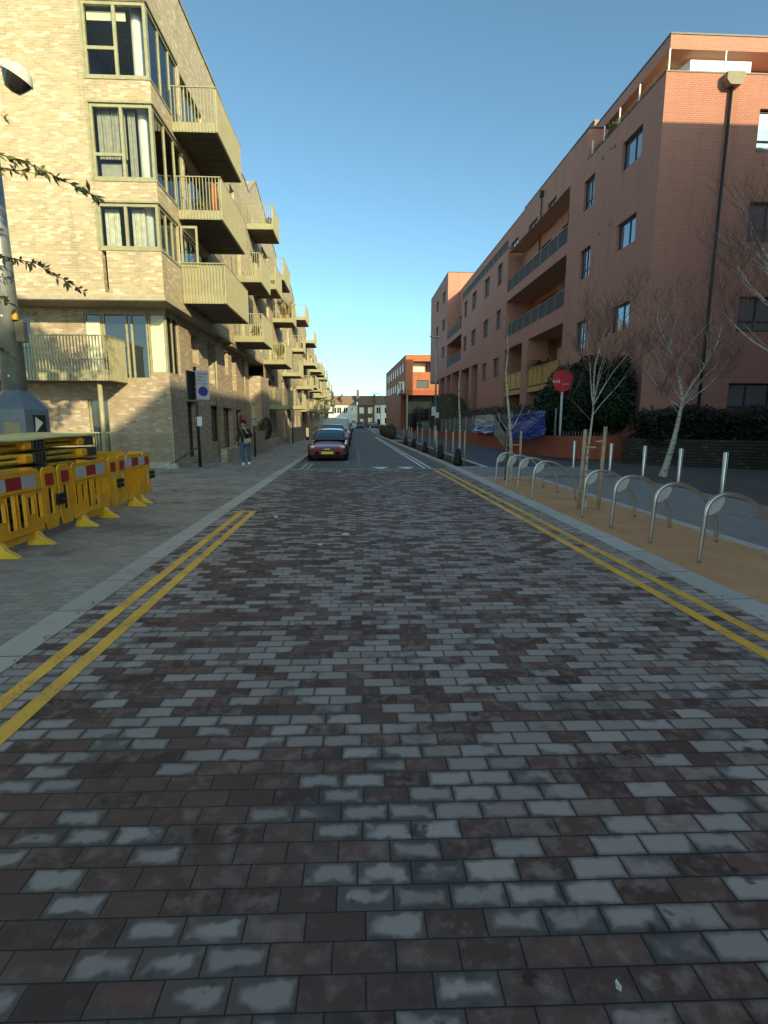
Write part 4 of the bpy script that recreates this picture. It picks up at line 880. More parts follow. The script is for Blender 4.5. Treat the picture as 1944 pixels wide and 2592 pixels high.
# white and brick terrace houses closing the street
def house(i, x0, x1, mat, label, wincol='frame_d'):
    t = thing('terraced_house', ((x0 + x1) / 2, 148, 0), label, 'house', 'terraced houses closing the street'); Y = 148.0
    w = MB(); ops = []; n = 2 if x1 - x0 < 6 else 3
    for k in range(n): c = x0 + (x1 - x0) * (k + .5) / n; ops += [(c - .65, c + .65, 3.7, 5.4), (c - .65, c + .65, .9, 2.6) if k else (c - .5, c + .5, .05, 2.3)]
    wall(w, 'y', Y, x0, x1, 0, 6.05, ops, .25); w.quad((x0, Y, 0), (x0, Y + 9, 0), (x0, Y + 9, 6.05), (x0, Y, 6.05)); w.quad((x1, Y, 0), (x1, Y + 9, 0), (x1, Y + 9, 6.05), (x1, Y, 6.05)); w.build('wall', M[mat], t)
    r = MB(); r.prism([(Y - .3, 6.0), (Y + 4.5, 8.7), (Y + 9, 6.0)], 'x', x0 + .1, x1 - .1); ro = r.build('roof', M['rooft'], t)
    c = MB(); c.box(x0 - .2, x0 + .3, Y + .5, Y + 5, 7.0, 8.9); c.build('party_wall', M['houseb'], ro)
    for o_ in ops: window(t, 'y', Y + .1, *o_, (.5,) if o_[1] - o_[0] > 1.1 else (), (), 'white', 'glass', .1, .08, 'window' if o_[2] > .5 else 'door')
    b = MB(); b.box(x0 + .3, x1 - .3, Y + 1, Y + 1.1, 0, 6); b.build('interior_wall', M['dark'], t)
M['rooft'] = plain('tiled_roof', (0.26, 0.17, 0.10), 0.85, 0, .2, 2)
M['houseb2'] = M['houseb']
house(0, -12.5, -6.7, 'white', 'white rendered terraced house at the street end, mostly hidden by balconies'); house(1, -6.7, -4.0, 'white', 'sunlit cream terraced house at the far left end of the road')
house(2, -4.0, .3, 'white', 'white terraced house straight down the road, half in shade'); house(3, .3, 5.0, 'houseb', 'brown brick terraced house between white ones at the street end'); house(4, 5.0, 9.5, 'white', 'white terraced house beside the far orange block')
m = MB(); m.box(.1, .8, 149.5, 150.6, 8.2, 10.2); q = m.build('chimney_stack', M['houseb']); q.parent = [o for o in bpy.data.objects if o.name.startswith('terraced_house') and abs(o.location.x - 2.65) < .1][0]; q.location = -Vector(q.parent.location)
house(5, 9.5, 15, 'houseb', 'brown brick terraced house hidden behind the orange block')

# ------------------------------------------------------------------ right side: low brick wall, fence, tarps, shrubs
def wz(y): return .95 - max(0, y - 22.5) * .012
t = thing('brick_garden_wall', (8.6, 24, 0), 'long low red brick wall that curves round at its near end', 'wall')
m = MB(); pts = [(12.3, 22.6), (11.4, 22.45), (10.5, 22.7), (9.7, 23.5), (9.1, 24.8), (8.7, 26.6), (8.5, 29.5), (8.43, 33), (8.43, 45), (8.43, 78)]
def ribbon(mb, pts, zf0, zf1, th):
    vs = []; n = len(pts)
    for i, p in enumerate(pts):
        a_ = Vector(pts[max(i - 1, 0)]); b_ = Vector(pts[min(i + 1, n - 1)]); d = (b_ - a_).normalized(); q = Vector((d.y, -d.x)) * th
        for s_ in (0, 1):
            for z_ in (zf0(p[1]), zf1(p[1])): vs.append((p[0] + q.x * s_, p[1] + q.y * s_, z_))
    fs = []
    for i in range(n - 1):
        o = i * 4; fs += [(o, o + 1, o + 5, o + 4), (o + 2, o + 3, o + 7, o + 6), (o + 1, o + 3, o + 7, o + 5)]
    fs += [(0, 1, 3, 2), (4 * n - 4, 4 * n - 3, 4 * n - 1, 4 * n - 2)]; mb.add(vs, fs)
def smooth(pts, k=4):
    out = []
    for i in range(len(pts) - 1):
        p0, p1, p2, p3 = (Vector(pts[max(i - 1, 0)]), Vector(pts[i]), Vector(pts[i + 1]), Vector(pts[min(i + 2, len(pts) - 1)]))
        for j in range(k):
            u = j / k; out.append(tuple(.5 * ((2 * p1) + (-p0 + p2) * u + (2 * p0 - 5 * p1 + 4 * p2 - p3) * u * u + (-p0 + 3 * p1 - 3 * p2 + p3) * u ** 3)))
    out.append(pts[-1]); return out
sp_ = smooth(pts[:7], 4)[:-1] + pts[6:]
ribbon(m, sp_, lambda y: -.05, wz, .22); m.build('wall', M['red_low'], t)
m = MB(); ribbon(m, sp_, lambda y: wz(y) + .002, lambda y: wz(y) + .06, .235); m.build('coping', M['red_low'], t)
t = thing('palisade_fence', (8.6, 24, .9), 'grey metal fence with flat panels along the top of the low red brick wall', 'fence')
m = MB(); y = 24.6; 
def fx(y):
    for a_, b_ in zip(sp_[:-1], sp_[1:]):
        if a_[1] <= y <= b_[1] and b_[1] > a_[1]: return a_[0] + (b_[0] - a_[0]) * (y - a_[1]) / (b_[1] - a_[1]) + .1
    return 8.53
while y < 76:
    p = MB(); p.box(fx(y) - .03, fx(y) + .03, y - .03, y + .03, wz(y), wz(y) + 1.3); p.build('post', M['galv'], t); y += 2.4
y = 26.0
while y < 76: m.box(fx(y + 1) + .03, fx(y + 1) + .05, y, y + 1.96, wz(y) + .08, wz(y) + 1.15); y += 2.0
m.build('panels', plain('blue_grey_fence', (0.10, 0.125, 0.14), .6, .2, .1, 1), t)
m = MB(); y = 22.9
for k in range(26): a_ = sp_[min(len(sp_) - 1, 2 + k // 2)]; b_ = sp_[min(len(sp_) - 1, 3 + k // 2)]; u = .5 * (k % 2); x_ = a_[0] + (b_[0] - a_[0]) * u; y_ = a_[1] + (b_[1] - a_[1]) * u; m.box(x_ + .09, x_ + .11, y_, y_ + .02, .9, 1.2) 
m.build('short_bars', M['galv'], t)
# tarpaulins hung on the fence
def tarp(name, mat, u0, u1, fz, fx_, label, nu=70, nv=44, seed=1):
    rng = random.Random(seed); vs = []; fs = []
    for i in range(nu + 1):
        u = i / nu; y = u0 + (u1 - u0) * u; zt, zb = fz(u)
        for j in range(nv + 1):
            v = j / nv; z = zt + (zb - zt) * v
            fold = .10 * mnoise.noise((u * 2.5, v * 2.2, seed)) + .07 * abs(mnoise.noise((u * 6 + v * 5, v * 1.5 - u * 2, seed + 5))) + .045 * abs(mnoise.noise((u * 13 - v * 6, v * 7 + u * 3, seed + 9))) + .02 * mnoise.noise((u * 30, v * 24, seed))
            vs.append((fx_(y) + fold - .06 * v, y + .05 * math.sin(6 * v + 9 * u), z + .04 * math.sin(14 * u) * v))
    for i in range(nu):
        for j in range(nv): a_ = i * (nv + 1) + j; fs.append((a_, a_ + 1, a_ + nv + 2, a_ + nv + 1))
    m = MB(); m.add(vs, fs); o = m.build(name, mat, None, True); so = o.modifiers.new('s', 'SOLIDIFY'); so.thickness = .006
    tag(o, label, 'tarpaulin'); return o
M['tarpb'] = plain('blue_tarpaulin', (0.02, 0.06, 0.27), .30, 0, .12, 5); M['tarpg'] = plain('grey_green_cloth', (0.25, 0.255, 0.21), .7, 0, .12, 3); M['tarpw'] = plain('pale_lilac_sheet', (0.42, 0.41, 0.43), .6, 0, .1, 2)
tarp('tarpaulin', M['tarpb'], 24.0, 27.9, lambda u: (2.12 - .42 * max(0, u - .18), .93 - .33 * u), lambda y: 8.05 + max(0, 27 - y) * .22 - .12, 'crumpled blue tarpaulin hanging on the fence beside the dark bush', seed=2)
tarp('tarpaulin', M['tarpg'], 29.2, 31.8, lambda u: (.98 + 1.05 * u ** 1.3, .15 + .85 * u), lambda y: 8.22, 'grey-green cloth draped down over the low brick wall', seed=5)
tarp('tarpaulin', M['tarpw'], 31.9, 37.2, lambda u: (2.03, 1.38), lambda y: 8.28, 'pale sheet stretched along the fence past the draped cloth', seed=3)
tarp('tarpaulin', M['tarpb'], 31.7, 37.3, lambda u: (1.42, .90), lambda y: 8.22, 'dark blue sheet lying along the fence foot under the pale sheet', seed=8)
# sold board
t = thing('sale_board', (9.8, 25.4, .9), 'round red sold board on a white post beside the dark bush', 'sign'); 
m = MB(); m.box(9.60, 9.68, 24.9, 24.98, .85, 3.1); m.build('post', M['birch2'] if 'birch2' in M else M['white'], t)
m = MB(); AX = Matrix.Rotation(math.pi / 2, 4, 'X'); m.lathe((9.62, 24.88, 3.50), [(0, .03), (.49, .03), (.49, 0), (0, 0)], 48, AX); so_ = m.build('board', plain('red_board', (0.78, 0.035, 0.05), .35, 0, .04, 2), t)
def text(body, size, loc, rot, mat, parent, ext=.003, align='LEFT', name='lettering', bold=.0):
    cu = bpy.data.curves.new(name, 'FONT'); cu.body = body; cu.size = size; cu.extrude = ext; cu.align_x = align; cu.offset = bold
    o = bpy.data.objects.new(name, cu); C.objects.link(o); bpy.context.view_layer.update()
    me = bpy.data.meshes.new_from_object(o.evaluated_get(bpy.context.evaluated_depsgraph_get())); bpy.data.objects.remove(o)
    q = bpy.data.objects.new(name, me); C.objects.link(q); me.materials.clear(); me.materials.append(mat); org = worg(parent)
    me.transform(Matrix.Translation(Vector(loc) - org) @ Euler(rot).to_matrix().to_4x4()); q.parent = parent; ORG[q.name] = org.copy(); return q
FR = (math.pi / 2, 0, 0)
text('sold.', .20, (9.13, 24.842, 3.42), FR, M['white'], so_, bold=.004)
m = MB(); m.box(9.60, 9.93, 24.842, 24.846, 3.375, 3.395); m.box(9.60, 10.03, 24.842, 24.846, 3.325, 3.35); m.build('small_print_lines', plain('pink_print', (0.75, 0.35, 0.38), .5), so_)

def shrub(name, cen, rad, n, size, mat, label, cat='bush', seed=1, stems=True, lump=.35, fill=.5):
    rng = random.Random(seed); t = thing(name, (cen[0], cen[1], 0), label, cat)
    m = MB(); leaves(m, cen, rad, n, size, rng, lump, fill); m.build('foliage', M[mat], t)
    if stems:
        s_ = MB()
        for k in range(6): a_ = k * 1.05; s_.tube([(cen[0] + .1 * math.cos(a_), cen[1] + .1 * math.sin(a_), 0), (cen[0] + rad[0] * .4 * math.cos(a_), cen[1] + rad[1] * .4 * math.sin(a_), cen[2] * .7), (cen[0] + rad[0] * .7 * math.cos(a_), cen[1] + rad[1] * .7 * math.sin(a_), cen[2] + rad[2] * .4)], [.06, .04, .015], 5)
        s_.build('stem', M['trunk'], t)
    return t
t = thing('evergreen_bush', (11, 25.2, 0), 'large dark evergreen bush behind the red sold board', 'bush')
m = MB(); rng = random.Random(4)
for cen, rad, n in (((10.9, 24.6, 2.9), (1.2, 1.0, 2.0), 7000), ((10.6, 26.6, 2.6), (1.5, 1.1, 2.2), 7000), ((10.85, 22.35, 2.75), (1.0, .75, 1.75), 5000), ((10.9, 25.4, 1.6), (1.2, .9, 1.4), 4000), ((10.0, 26.9, 2.3), (1.0, .9, 1.3), 3000)):
    leaves(m, cen, rad, n, .08, rng, .22, .62); leaves(m, cen, tuple(q * .62 for q in rad), n // 8, .30, rng, .1, .3)
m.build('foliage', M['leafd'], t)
m = MB()
for k in range(8): m.tube([(10.5 + k * .35, 26.4, 0), (10.6 + k * .4, 26.5, 1.6), (10.6 + k * .4, 26.5, 3.0)], [.07, .05, .02], 5)
m.build('stem', M['trunk'], t)
m = MB(); boxleaves(m, 9.4, 11.5, 27.5, 52, .3, 2.35, 16000, .09, random.Random(3), .18); m.box(9.6, 11.3, 27.7, 51.8, .2, 2.2); q = m.build('hedge', M['leafb']); tag(q, 'brownish clipped hedge behind the grey fence', 'hedge')
for i, (x0, x1, y0, y1, z, mt, lb) in enumerate(((11.4, 14.2, 19.6, 21.4, 1.95, 'leafh', 'dark hedge on the stone wall, left part under the downpipe'), (14.2, 19.0, 19.0, 21.2, 1.95, 'leafh', 'dark hedge on the stone wall below the ground-floor window'))):
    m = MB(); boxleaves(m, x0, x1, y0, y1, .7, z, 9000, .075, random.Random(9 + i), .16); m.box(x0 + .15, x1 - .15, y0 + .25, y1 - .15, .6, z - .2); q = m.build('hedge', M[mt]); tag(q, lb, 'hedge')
t = thing('dry_stone_wall', (13, 19, 0), 'low dark rubble stone retaining wall below the hedge', 'wall')
m = MB(); ribbon(m, [(10.9, 20.9), (11.6, 20.2), (12.5, 19.3), (14, 18.2), (16, 17.0), (20, 15.0)], lambda y: -.05, lambda y: .98, .4); m.build('wall', M['stone'], t)
m = MB()
for _ in range(260):
    u = rng.random() * 4.99; k = int(u); P_ = [(10.9, 20.9), (11.6, 20.2), (12.5, 19.3), (14, 18.2), (16, 17.0), (20, 15.0)]; a_ = Vector(P_[k]).lerp(Vector(P_[k + 1]), u - k); d = (Vector(P_[k + 1]) - Vector(P_[k])).normalized(); s_ = rng.uniform(.07, .30); z_ = rng.uniform(.06, .9)
    m.obox((a_.x - .0, a_.y, z_), (s_ * 2, .10 + rng.random() * .06, .1), math.atan2(d.y, d.x), rng.uniform(-.05, .05), rng.uniform(-.04, .04))
m.build('stones', M['stone'], t, bevel=.015)
shrub('topiary_shrub', (9.6, 56, 2.3), (2.1, 2.6, 2.35), 9000, .09, 'leafg', 'rounded grey-green clipped shrub behind the fence, far down the right side', seed=11, lump=.08, fill=.8)
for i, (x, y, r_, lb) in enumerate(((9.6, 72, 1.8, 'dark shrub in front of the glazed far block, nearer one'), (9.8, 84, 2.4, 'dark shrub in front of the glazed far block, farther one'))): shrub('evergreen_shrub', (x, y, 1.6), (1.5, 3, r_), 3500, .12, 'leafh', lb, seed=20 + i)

# bare birches
def birch(loc, lean, hgt, r, forks, label, seed, stakes=None, kids=(6, 6, 5), tiefr=.9, bag=False, group=None):
    rng = random.Random(seed); t = thing('birch_tree', loc, label, 'tree', group); b = Vector(loc)
    tr = MB(); tw = MB(); n = 10; pts = []
    for i in range(n + 1):
        u = i / n; pts.append(b + Vector((lean[0] * u + .03 * math.sin(5 * u + seed), lean[1] * u + .02 * math.cos(4 * u + seed), hgt * u)))
    rs = [r * (1 - .62 * i / n) if i else r * 1.25 for i in range(n + 1)]
    tr.tube(pts, rs, 10, cap=False)
    top = pts[-1]
    for (u, az, el, L, rr) in forks:
        rr *= .66; i = min(int(u * n), n - 1); p = pts[i].lerp(pts[i + 1], u * n - i); d = Vector((math.cos(R(az)) * math.cos(R(el)), math.sin(R(az)) * math.cos(R(el)), math.sin(R(el))))
        branch(tr, tw, p, d, L, rr, 0, rng, .55, .22, kids, .008)
    tr.build('trunk', M['birch'], t, True); tw.build('crown', M['twig'], t)
    return t
birch((4.40, 9.9, 0), (.02, 0, ), 2.0, .034, [(1, 95, 86, 1.7, .026), (.98, 20, 62, 1.35, .018), (.95, 180, 64, 1.4, .018), (.9, 250, 55, 1.1, .014), (.88, 330, 60, 1.2, .014), (.82, 150, 50, 1.0, .012), (.99, 290, 74, 1.5, .018), (.97, 70, 68, 1.4, .016)],
      'pale young birch between two stakes among the bicycle hoops', 3, kids=(6, 5, 4))
birch((4.42, 14.9, 0), (-.25, 0), 3.0, .06, [(1, 100, 88, 1.5, .03), (.42, 170, 55, .75, .02), (.46, 10, 50, 1.0, .022)], 'thin white birch with few branches at the far end of the hoops', 6, kids=(2, 2, 1))
birch((9.20, 15.4, 0), (.36, -.05), 2.25, .10, [(1, 95, 82, 2.6, .075), (.97, 20, 58, 2.6, .06), (.9, 170, 50, 1.7, .03), (.93, 350, 35, 1.6, .03), (.86, 30, 40, 1.5, .022), (.98, 140, 60, 1.9, .03), (.95, 300, 50, 1.6, .022), (.80, 200, 45, 1.2, .018)],
      'large white-barked leaning birch behind the steel bollards', 12, kids=(8, 7, 5))
# off-frame birch whose limbs reach in from the right edge
birch((9.3, 10.2, 0), (-.1, .3), 3.2, .12, [(1, 120, 60, 3.0, .07), (.9, 170, 35, 2.6, .05), (.8, 140, 30, 2.2, .04), (.95, 60, 60, 2.6, .05)], 'birch at the right edge whose long limb reaches into view', 8, kids=(8, 7, 5))

def stake(x, y, h, ry=0.0, mat='wood'):
    m = MB(); m.tube([(x, y, -.02), (x + ry, y, h)], .033, 10); return m
t = thing('tree_stakes', (4.3, 9.6, 0), 'pair of pale timber stakes holding the birch among the hoops', 'tree stakes')
stake(4.17, 9.65, 1.50, .04).build('stake', M['wood'], t, True); stake(4.52, 9.6, 1.55, .04).build('stake', M['wood'], t, True)
m = MB(); m.box(4.20, 4.40, 9.58, 9.61, 1.16, 1.19); m.build('tie', M['wood'], t); m = MB(); m.box(4.38, 4.55, 9.56, 9.59, 1.27, 1.30); m.build('tie', M['wood'], t)
t = thing('tree_stakes', (4.3, 14.6, 0), 'pair of timber stakes, one dark, at the far end of the hoops', 'tree stakes')
stake(4.20, 14.75, 1.42, .0).build('stake', M['wood_d'], t, True); stake(4.60, 14.75, 1.38, 0).build('stake', M['wood'], t, True)
m = MB(); m.box(4.2, 4.62, 14.70, 14.73, .98, 1.01); m.build('tie', M['wood'], t)
# street-tree row in the far bed
spots = [(3.95, 20.3), (3.85, 23.95), (3.78, 28.8), (3.72, 34.0), (3.6, 38.2)]
lab = ['white birch with a black bag at its foot, nearest tree in the planted bed', 'second thin tree in the planted bed, beside the lamp post', 'third small staked tree in the planted bed', 'fourth small staked tree in the planted bed', 'fifth small staked tree in the planted bed, at its far end']
for i, (x, y) in enumerate(spots):
    if i == 0: birch((x, y, 0), (-.06, 0), 3.0, .055, [(1, 95, 85, .6, .025), (.95, 200, 60, .4, .012)], lab[0], 31, kids=(2, 1, 0))
    else:
        rng = random.Random(40 + i); t = thing('young_tree', (x, y, 0), lab[i], 'tree'); tr = MB(); tw = MB()
        branch(tr, tw, (x, y, 0), (0, 0, 1), 2.3, .03, 0, rng, .4, .4, (4, 2), .008); tr.build('trunk', M['twig'], t, True); tw.build('crown', M['twig'], t)
    t = thing('tree_stakes', (x, y, 0), ['two timber stakes beside the nearest tree of the planted bed', 'two timber stakes beside the second tree of the planted bed', 'two timber stakes beside the third tree of the planted bed', 'two timber stakes beside the fourth tree of the planted bed', 'two timber stakes beside the fifth tree of the planted bed'][i], 'tree stakes', 'stakes in the planted bed')
    stake(x + .14, y - .3, 1.28).build('stake', M['wood'], t, True); stake(x - .16, y + .5, 1.25).build('stake', M['wood'], t, True)
    b = MB(); z_ = .62 if i < 2 else .55
    b.lathe((x - .08, y - .15, 0), [(0, 0), (.15, 0), (.165, .1), (.14, .3), (.10, z_ - .12), (.07, z_), (0, z_)], 12); q = b.build('watering_bag', M['rubber'], None, True); tag(q, ['black watering bag round the nearest tree of the bed', 'black watering bag round the second tree of the bed', 'black watering bag round the third tree of the bed', 'black watering bag round the fourth tree of the bed', 'black watering bag round the fifth tree of the bed'][i], 'bag', 'black watering bags in the bed')
for i, (x, y) in enumerate(((3.4, 52), (3.3, 58), (3.3, 66))):
    m = MB(); leaves(m, (x, y, .55), (.55, 1.4, .8), 900, .09, random.Random(60 + i)); q = m.build('bush', M['leafb']); tag(q, ['brown twiggy bush in the far bed, nearest of three', 'brown twiggy bush in the far bed, middle of three', 'brown twiggy bush in the far bed, farthest of three'][i], 'bush', 'brown bushes in the far bed')

# overhanging evergreen at the left (its twigs reach into the frame; its crown dapples the wall)
t = thing('leafy_tree', (-7.2, 7.2, 0), 'olive-leaved tree at the left edge, twigs reaching over the pavement', 'tree')
tr = MB(); tr.tube([(-7.4, 6.2, 0), (-7.4, 6.4, 3), (-7.3, 6.6, 6)], [.16, .12, .05], 10)
lv = MB(); rng = random.Random(77)
def spray(p0, p1, n, s):
    p0, p1 = Vector(p0), Vector(p1); mid = (p0 + p1) / 2 + Vector((0, 0, .12)); tr.tube([p0, mid, p1], [.010, .007, .003], 5)
    for k in range(n):
        u = (k + rng.random()) / n; p = p0.lerp(mid, u * 2) if u < .5 else mid.lerp(p1, u * 2 - 1)
        for j in range(3):
            d = ((p1 - p0).normalized() * .6 + Vector((rng.uniform(-1, 1), rng.uniform(-1, 1), rng.uniform(-1, .7)))).normalized(); b_ = d.cross(Vector((rng.uniform(-1, 1), 1, rng.uniform(-1, 1)))).normalized(); L = s * rng.uniform(.7, 1.3)
            lv.add([p, p + d * L * .5 + b_ * L * .17, p + d * L, p + d * L * .5 - b_ * L * .17], [(0, 1, 2, 3)])
spray((-5.4, 8, 5.3), (-3.42, 8, 4.62), 30, .13); spray((-5.2, 8.3, 4.0), (-3.75, 8, 3.42), 22, .12); spray((-5.3, 8.2, 4.9), (-4.2, 8.1, 4.95), 14, .12); spray((-5.6, 8, 3.5), (-4.55, 8.1, 3.1), 16, .12); spray((-5.6, 8, 2.9), (-4.9, 8.1, 2.55), 14, .12)
spray((-5.6, 8, 5.9), (-4.6, 8, 5.6), 8, .12)
tr.build('trunk', M['trunk'], t, True)
leaves(lv, (-7.0, 7.6, 4.3), (1.5, 1.6, 1.5), 1500, .10, rng, .5, .2); leaves(lv, (-8.4, 8.4, 3.3), (1.6, 1.8, 1.3), 1300, .10, rng, .5, .2); lv.build('crown', M['leafo'], t)
t = thing('leafy_tree', (-8.6, 4.6, 0), 'second olive-leaved tree beyond the left edge of the view', 'tree')
lv = MB(); leaves(lv, (-4.0, 5.5, 8.9), (1.75, 1.5, 2.2), 5400, .12, rng, .2, .1); leaves(lv, (-5.7, 5.4, 8.3), (1.7, 1.6, 2.2), 3600, .12, rng, .3, .1); leaves(lv, (-2.2, 5.6, 9.2), (1.2, 1.1, 1.3), 480, .11, rng, .4, .1)
thin = [Vector(q) for q in ((-5.08, 9.3, 6.8), (-5.4, 9.35, 6.98), (-5.9, 9.5, 6.98))]; keep = []  # unseen crown shaped to shade the balcony, leaves cut so sun reaches the dome
for f_ in lv.f:
    c_ = Vector(lv.v[f_[0]])
    if all(((c_ - q) - sdir * (c_ - q).dot(sdir)).length > .36 for q in thin): keep.append(f_)
lv.f = keep; lv.mi = [0] * len(keep); lv.build('crown', M['leafo'], t)
tr = MB(); tr.tube([(-8.6, 4.6, 0), (-8.2, 4.9, 3.5), (-6.6, 5.4, 6.6), (-5.2, 5.6, 8.2)], [.20, .15, .08, .03], 8); tr.build('trunk', M['trunk'], t, True)

# ------------------------------------------------------------------ cycle hoops and bollards
def hoop_proto(loc, label):
    t = thing('bicycle_hoop', loc, label, 'bicycle stand', 'steel bicycle hoops on the orange strip'); x, y, z = loc
    pts = [(0, 0), (.0, .15), (.01, .35), (.02, .56), (.035, .66), (.075, .735), (.14, .785), (.22, .81), (.32, .81), (.44, .785), (.57, .725), (.69, .63), (.79, .51), (.87, .36), (.92, .18), (.94, 0)]
    pp = smooth([(a_, b_) for a_, b_ in pts], 3)
    m = MB(); m.tube([(x + a_, y, z + b_) for a_, b_ in pp], .0245, 12); m.build('tube', M['steel'], t, True)
    m = MB(); n = 28; lf = []
    for k in range(n):   # leaf-shaped plate in the bend
        a_ = 2 * math.pi * k / n; u, v = .135 * math.cos(a_), .068 * math.sin(a_) * (1 - .25 * abs(math.cos(a_))); c_, s_ = math.cos(R(48)), math.sin(R(48)); lf.append((x + .135 + u * c_ - v * s_, z + .675 + u * s_ + v * c_))
    m.prism(lf, 'y', y - .004, y + .004); m.build('leaf_plate', M['steel_m'], t)
    return t
hp = [(4.03, 5.87), (4.01, 6.89), (3.96, 7.92), (3.90, 8.86), (3.66, 10.98), (3.63, 12.0), (3.61, 12.94), (3.63, 13.95)]
hx = [p[0] if p[1] < 10 else 3.72 for p in hp]
hl = ['nearest steel bicycle hoop, cut by the right edge', 'second nearest steel bicycle hoop', 'third nearest steel bicycle hoop', 'fourth steel bicycle hoop, just nearer than the staked birch', 'steel bicycle hoop just beyond the staked birch', 'third steel bicycle hoop from the far end', 'second steel bicycle hoop from the far end', 'farthest steel bicycle hoop']
h0 = hoop_proto((hx[0], hp[0][1], .0), hl[0])
for i in range(1, 8): dup(h0, (hx[i], hp[i][1], 0), None, hl[i])
bl = [(8.30, 11.55), (8.29, 13.2), (8.17, 14.7), (8.02, 16.4), (7.75, 18.6)]
bll = ['nearest steel bollard, right of the leaning birch', 'second steel bollard, right beside the leaning birch', 'third steel bollard, left of the leaning birch', 'fourth steel bollard, in front of the stone wall end', 'farthest steel bollard, in front of the brick wall']
t = thing('steel_bollard', (*bl[0], 0), bll[0], 'bollard', 'steel bollards along the dark verge'); m = MB(); m.lathe((*bl[0], 0), [(.05, 0), (.05, .955), (.047, .962), (0, .965)], 18); m.build('tube', M['steel'], t, True)
m = MB(); m.lathe((*bl[0], 0), [(.085, 0), (.085, .006), (.051, .008)], 18); m.build('base_ring', M['galv'], t, True)
for i in range(1, 5): dup(t, (*bl[i], 0), None, bll[i])

# ------------------------------------------------------------------ posts, signs, lamps
t = thing('parking_zone_sign', (-5.72, 19.7, 0), 'black post with a back-to-back parking zone sign showing a blue disc', 'sign')
m = MB(); m.cyl((-5.72, 19.7), .057, 0, 3.55, 14); m.build('post', M['black'], t, True)
m = MB(); m.obox((-5.85, 19.62, 2.90), (.05, .55, 1.0), R(-12)); m.build('rear_sign_plate', M['black'], t)
m = MB(); c = Vector((-5.49, 19.76, 2.92)); m.obox(c, (.46, .03, 1.0), R(34)); sp1 = m.build('sign_plate', M['sgrey'] if 'sgrey' in M else plain('sign_grey', (0.42, 0.42, 0.45), .4), t)
Rz = Matrix.Rotation(R(34), 4, 'Z'); m = MB(); m.lathe(c + Rz @ Vector((0, -.0155, -.22)), [(0, .006), (.17, .006), (.17, 0)], 30, Rz @ Matrix.Rotation(R(90), 4, 'X')); m.build('blue_disc', plain('sign_blue', (0.03, 0.035, 0.22), .4), sp1)
for k, wd in enumerate(('Controlled', 'ZONE', 'Mon - Fri', '9am - 5pm')): text(wd, .082, c + Rz @ Vector((-.19, -.0185, .37 - k * .115)), (math.pi / 2, 0, R(34)), M['frame_d'], sp1)
m = MB(); m.obox((-5.63, 19.62, 1.64), (.18, .012, .33)); m.build('notice', M['refl_w'], t)
for z_ in (3.38, 2.85, 2.38): m = MB(); m.cyl((-5.72, 19.7), .062, z_, z_ + .02, 14); m.build('band', M['steel'], t)
def bpost(x, y, h, label, sign=True):
    t = thing('black_post', (x, y, 0), label, 'post'); m = MB(); m.cyl((x, y), .045, 0, h, 12); m.build('post', M['black'], t, True)
    m = MB(); m.obox((x, y - .05, h - .35), (.16, .01, .6)); m.build('sign_plate', M['metal_o'], t); m = MB(); m.obox((x, y - .06, h - .85), (.14, .01, .26)); m.build('notice', M['curt_g'], t)
bpost(-4.74, 25.2, 2.42, 'slim black post just behind the walking person'); bpost(-4.66, 39.5, 2.5, 'farther slim black post by the planter wall')
t = thing('street_name_sign', (-7.0, 18.9, 0), 'low white street name plate on short legs beyond the yellow barriers', 'sign')
cx, cy = -8.25, 18.9
m = MB(); m.box(cx - .35, cx + .42, cy - .015, cy, .24, .41); m.build('plate', M['white'], t); m = MB(); m.box(cx + .22, cx + .38, cy - .02, cy - .016, .27, .38); m.build('postcode_square', M['frame_d'], t)
m = MB(); m.box(cx - .33, cx + .4, cy + .002, cy + .03, .05, .22); m.build('backboard', M['black'], t)
for x in (cx - .28, cx + .34): m = MB(); m.box(x - .02, x + .02, cy + .031, cy + .06, 0, .4); m.build('leg', M['black'], t)
# bent rail and stones at the plinth end
t = thing('fallen_bar', (-7.2, 19.9, 0), 'dark diagonal bar leaning from the ground towards the sign post', 'bar'); m = MB(); m.tube([(-6.75, 19.1, .02), (-5.78, 19.62, .70)], .028, 8); m.build('bar', M['trunk'], t)
for i, (x, y, r_, lb) in enumerate(((-6.65, 19.12, .16, 'larger pale rubble stone under the leaning bar'), (-6.42, 19.05, .14, 'smaller pale rubble stone right of the leaning bar'))):
    m = MB(); vs = []
    m.lathe((x, y, 0), [(r_, 0), (r_ * 1.05, .06), (r_ * .7, .15), (r_ * .2, .20), (0, .2)], 7); q = m.build('stone', plain('pale_stone', (.42, .43, .38), .9)); tag(q, lb, 'stone', None)
t = thing('lamp_post', (3.98, 27.5, 0), 'tall grey street lamp in the planted bed on the right', 'street lamp')
m = MB(); m.tube([(4.05, 27.4, 0), (4.05, 27.4, 1.4)], .075, 12); m.tube([(4.05, 27.4, 1.4), (4.05, 27.4, 5.75)], [.055, .04], 12); m.build('column', M['galv'], t, True)
m = MB(); m.obox((3.98, 27.4, 5.80), (.55, .16, .06), 0, 0, R(6)); m.build('lamp_head', M['galv'], t, bevel=.02)
m = MB(); m.obox((3.95, 27.34, 2.15), (.22, .012, .45)); m.build('sign_plate', M['steel_m'], t); m = MB(); m.obox((4.12, 27.33, 1.95), (.17, .012, .28)); m.build('sign_plate', M['steel_m'], t)
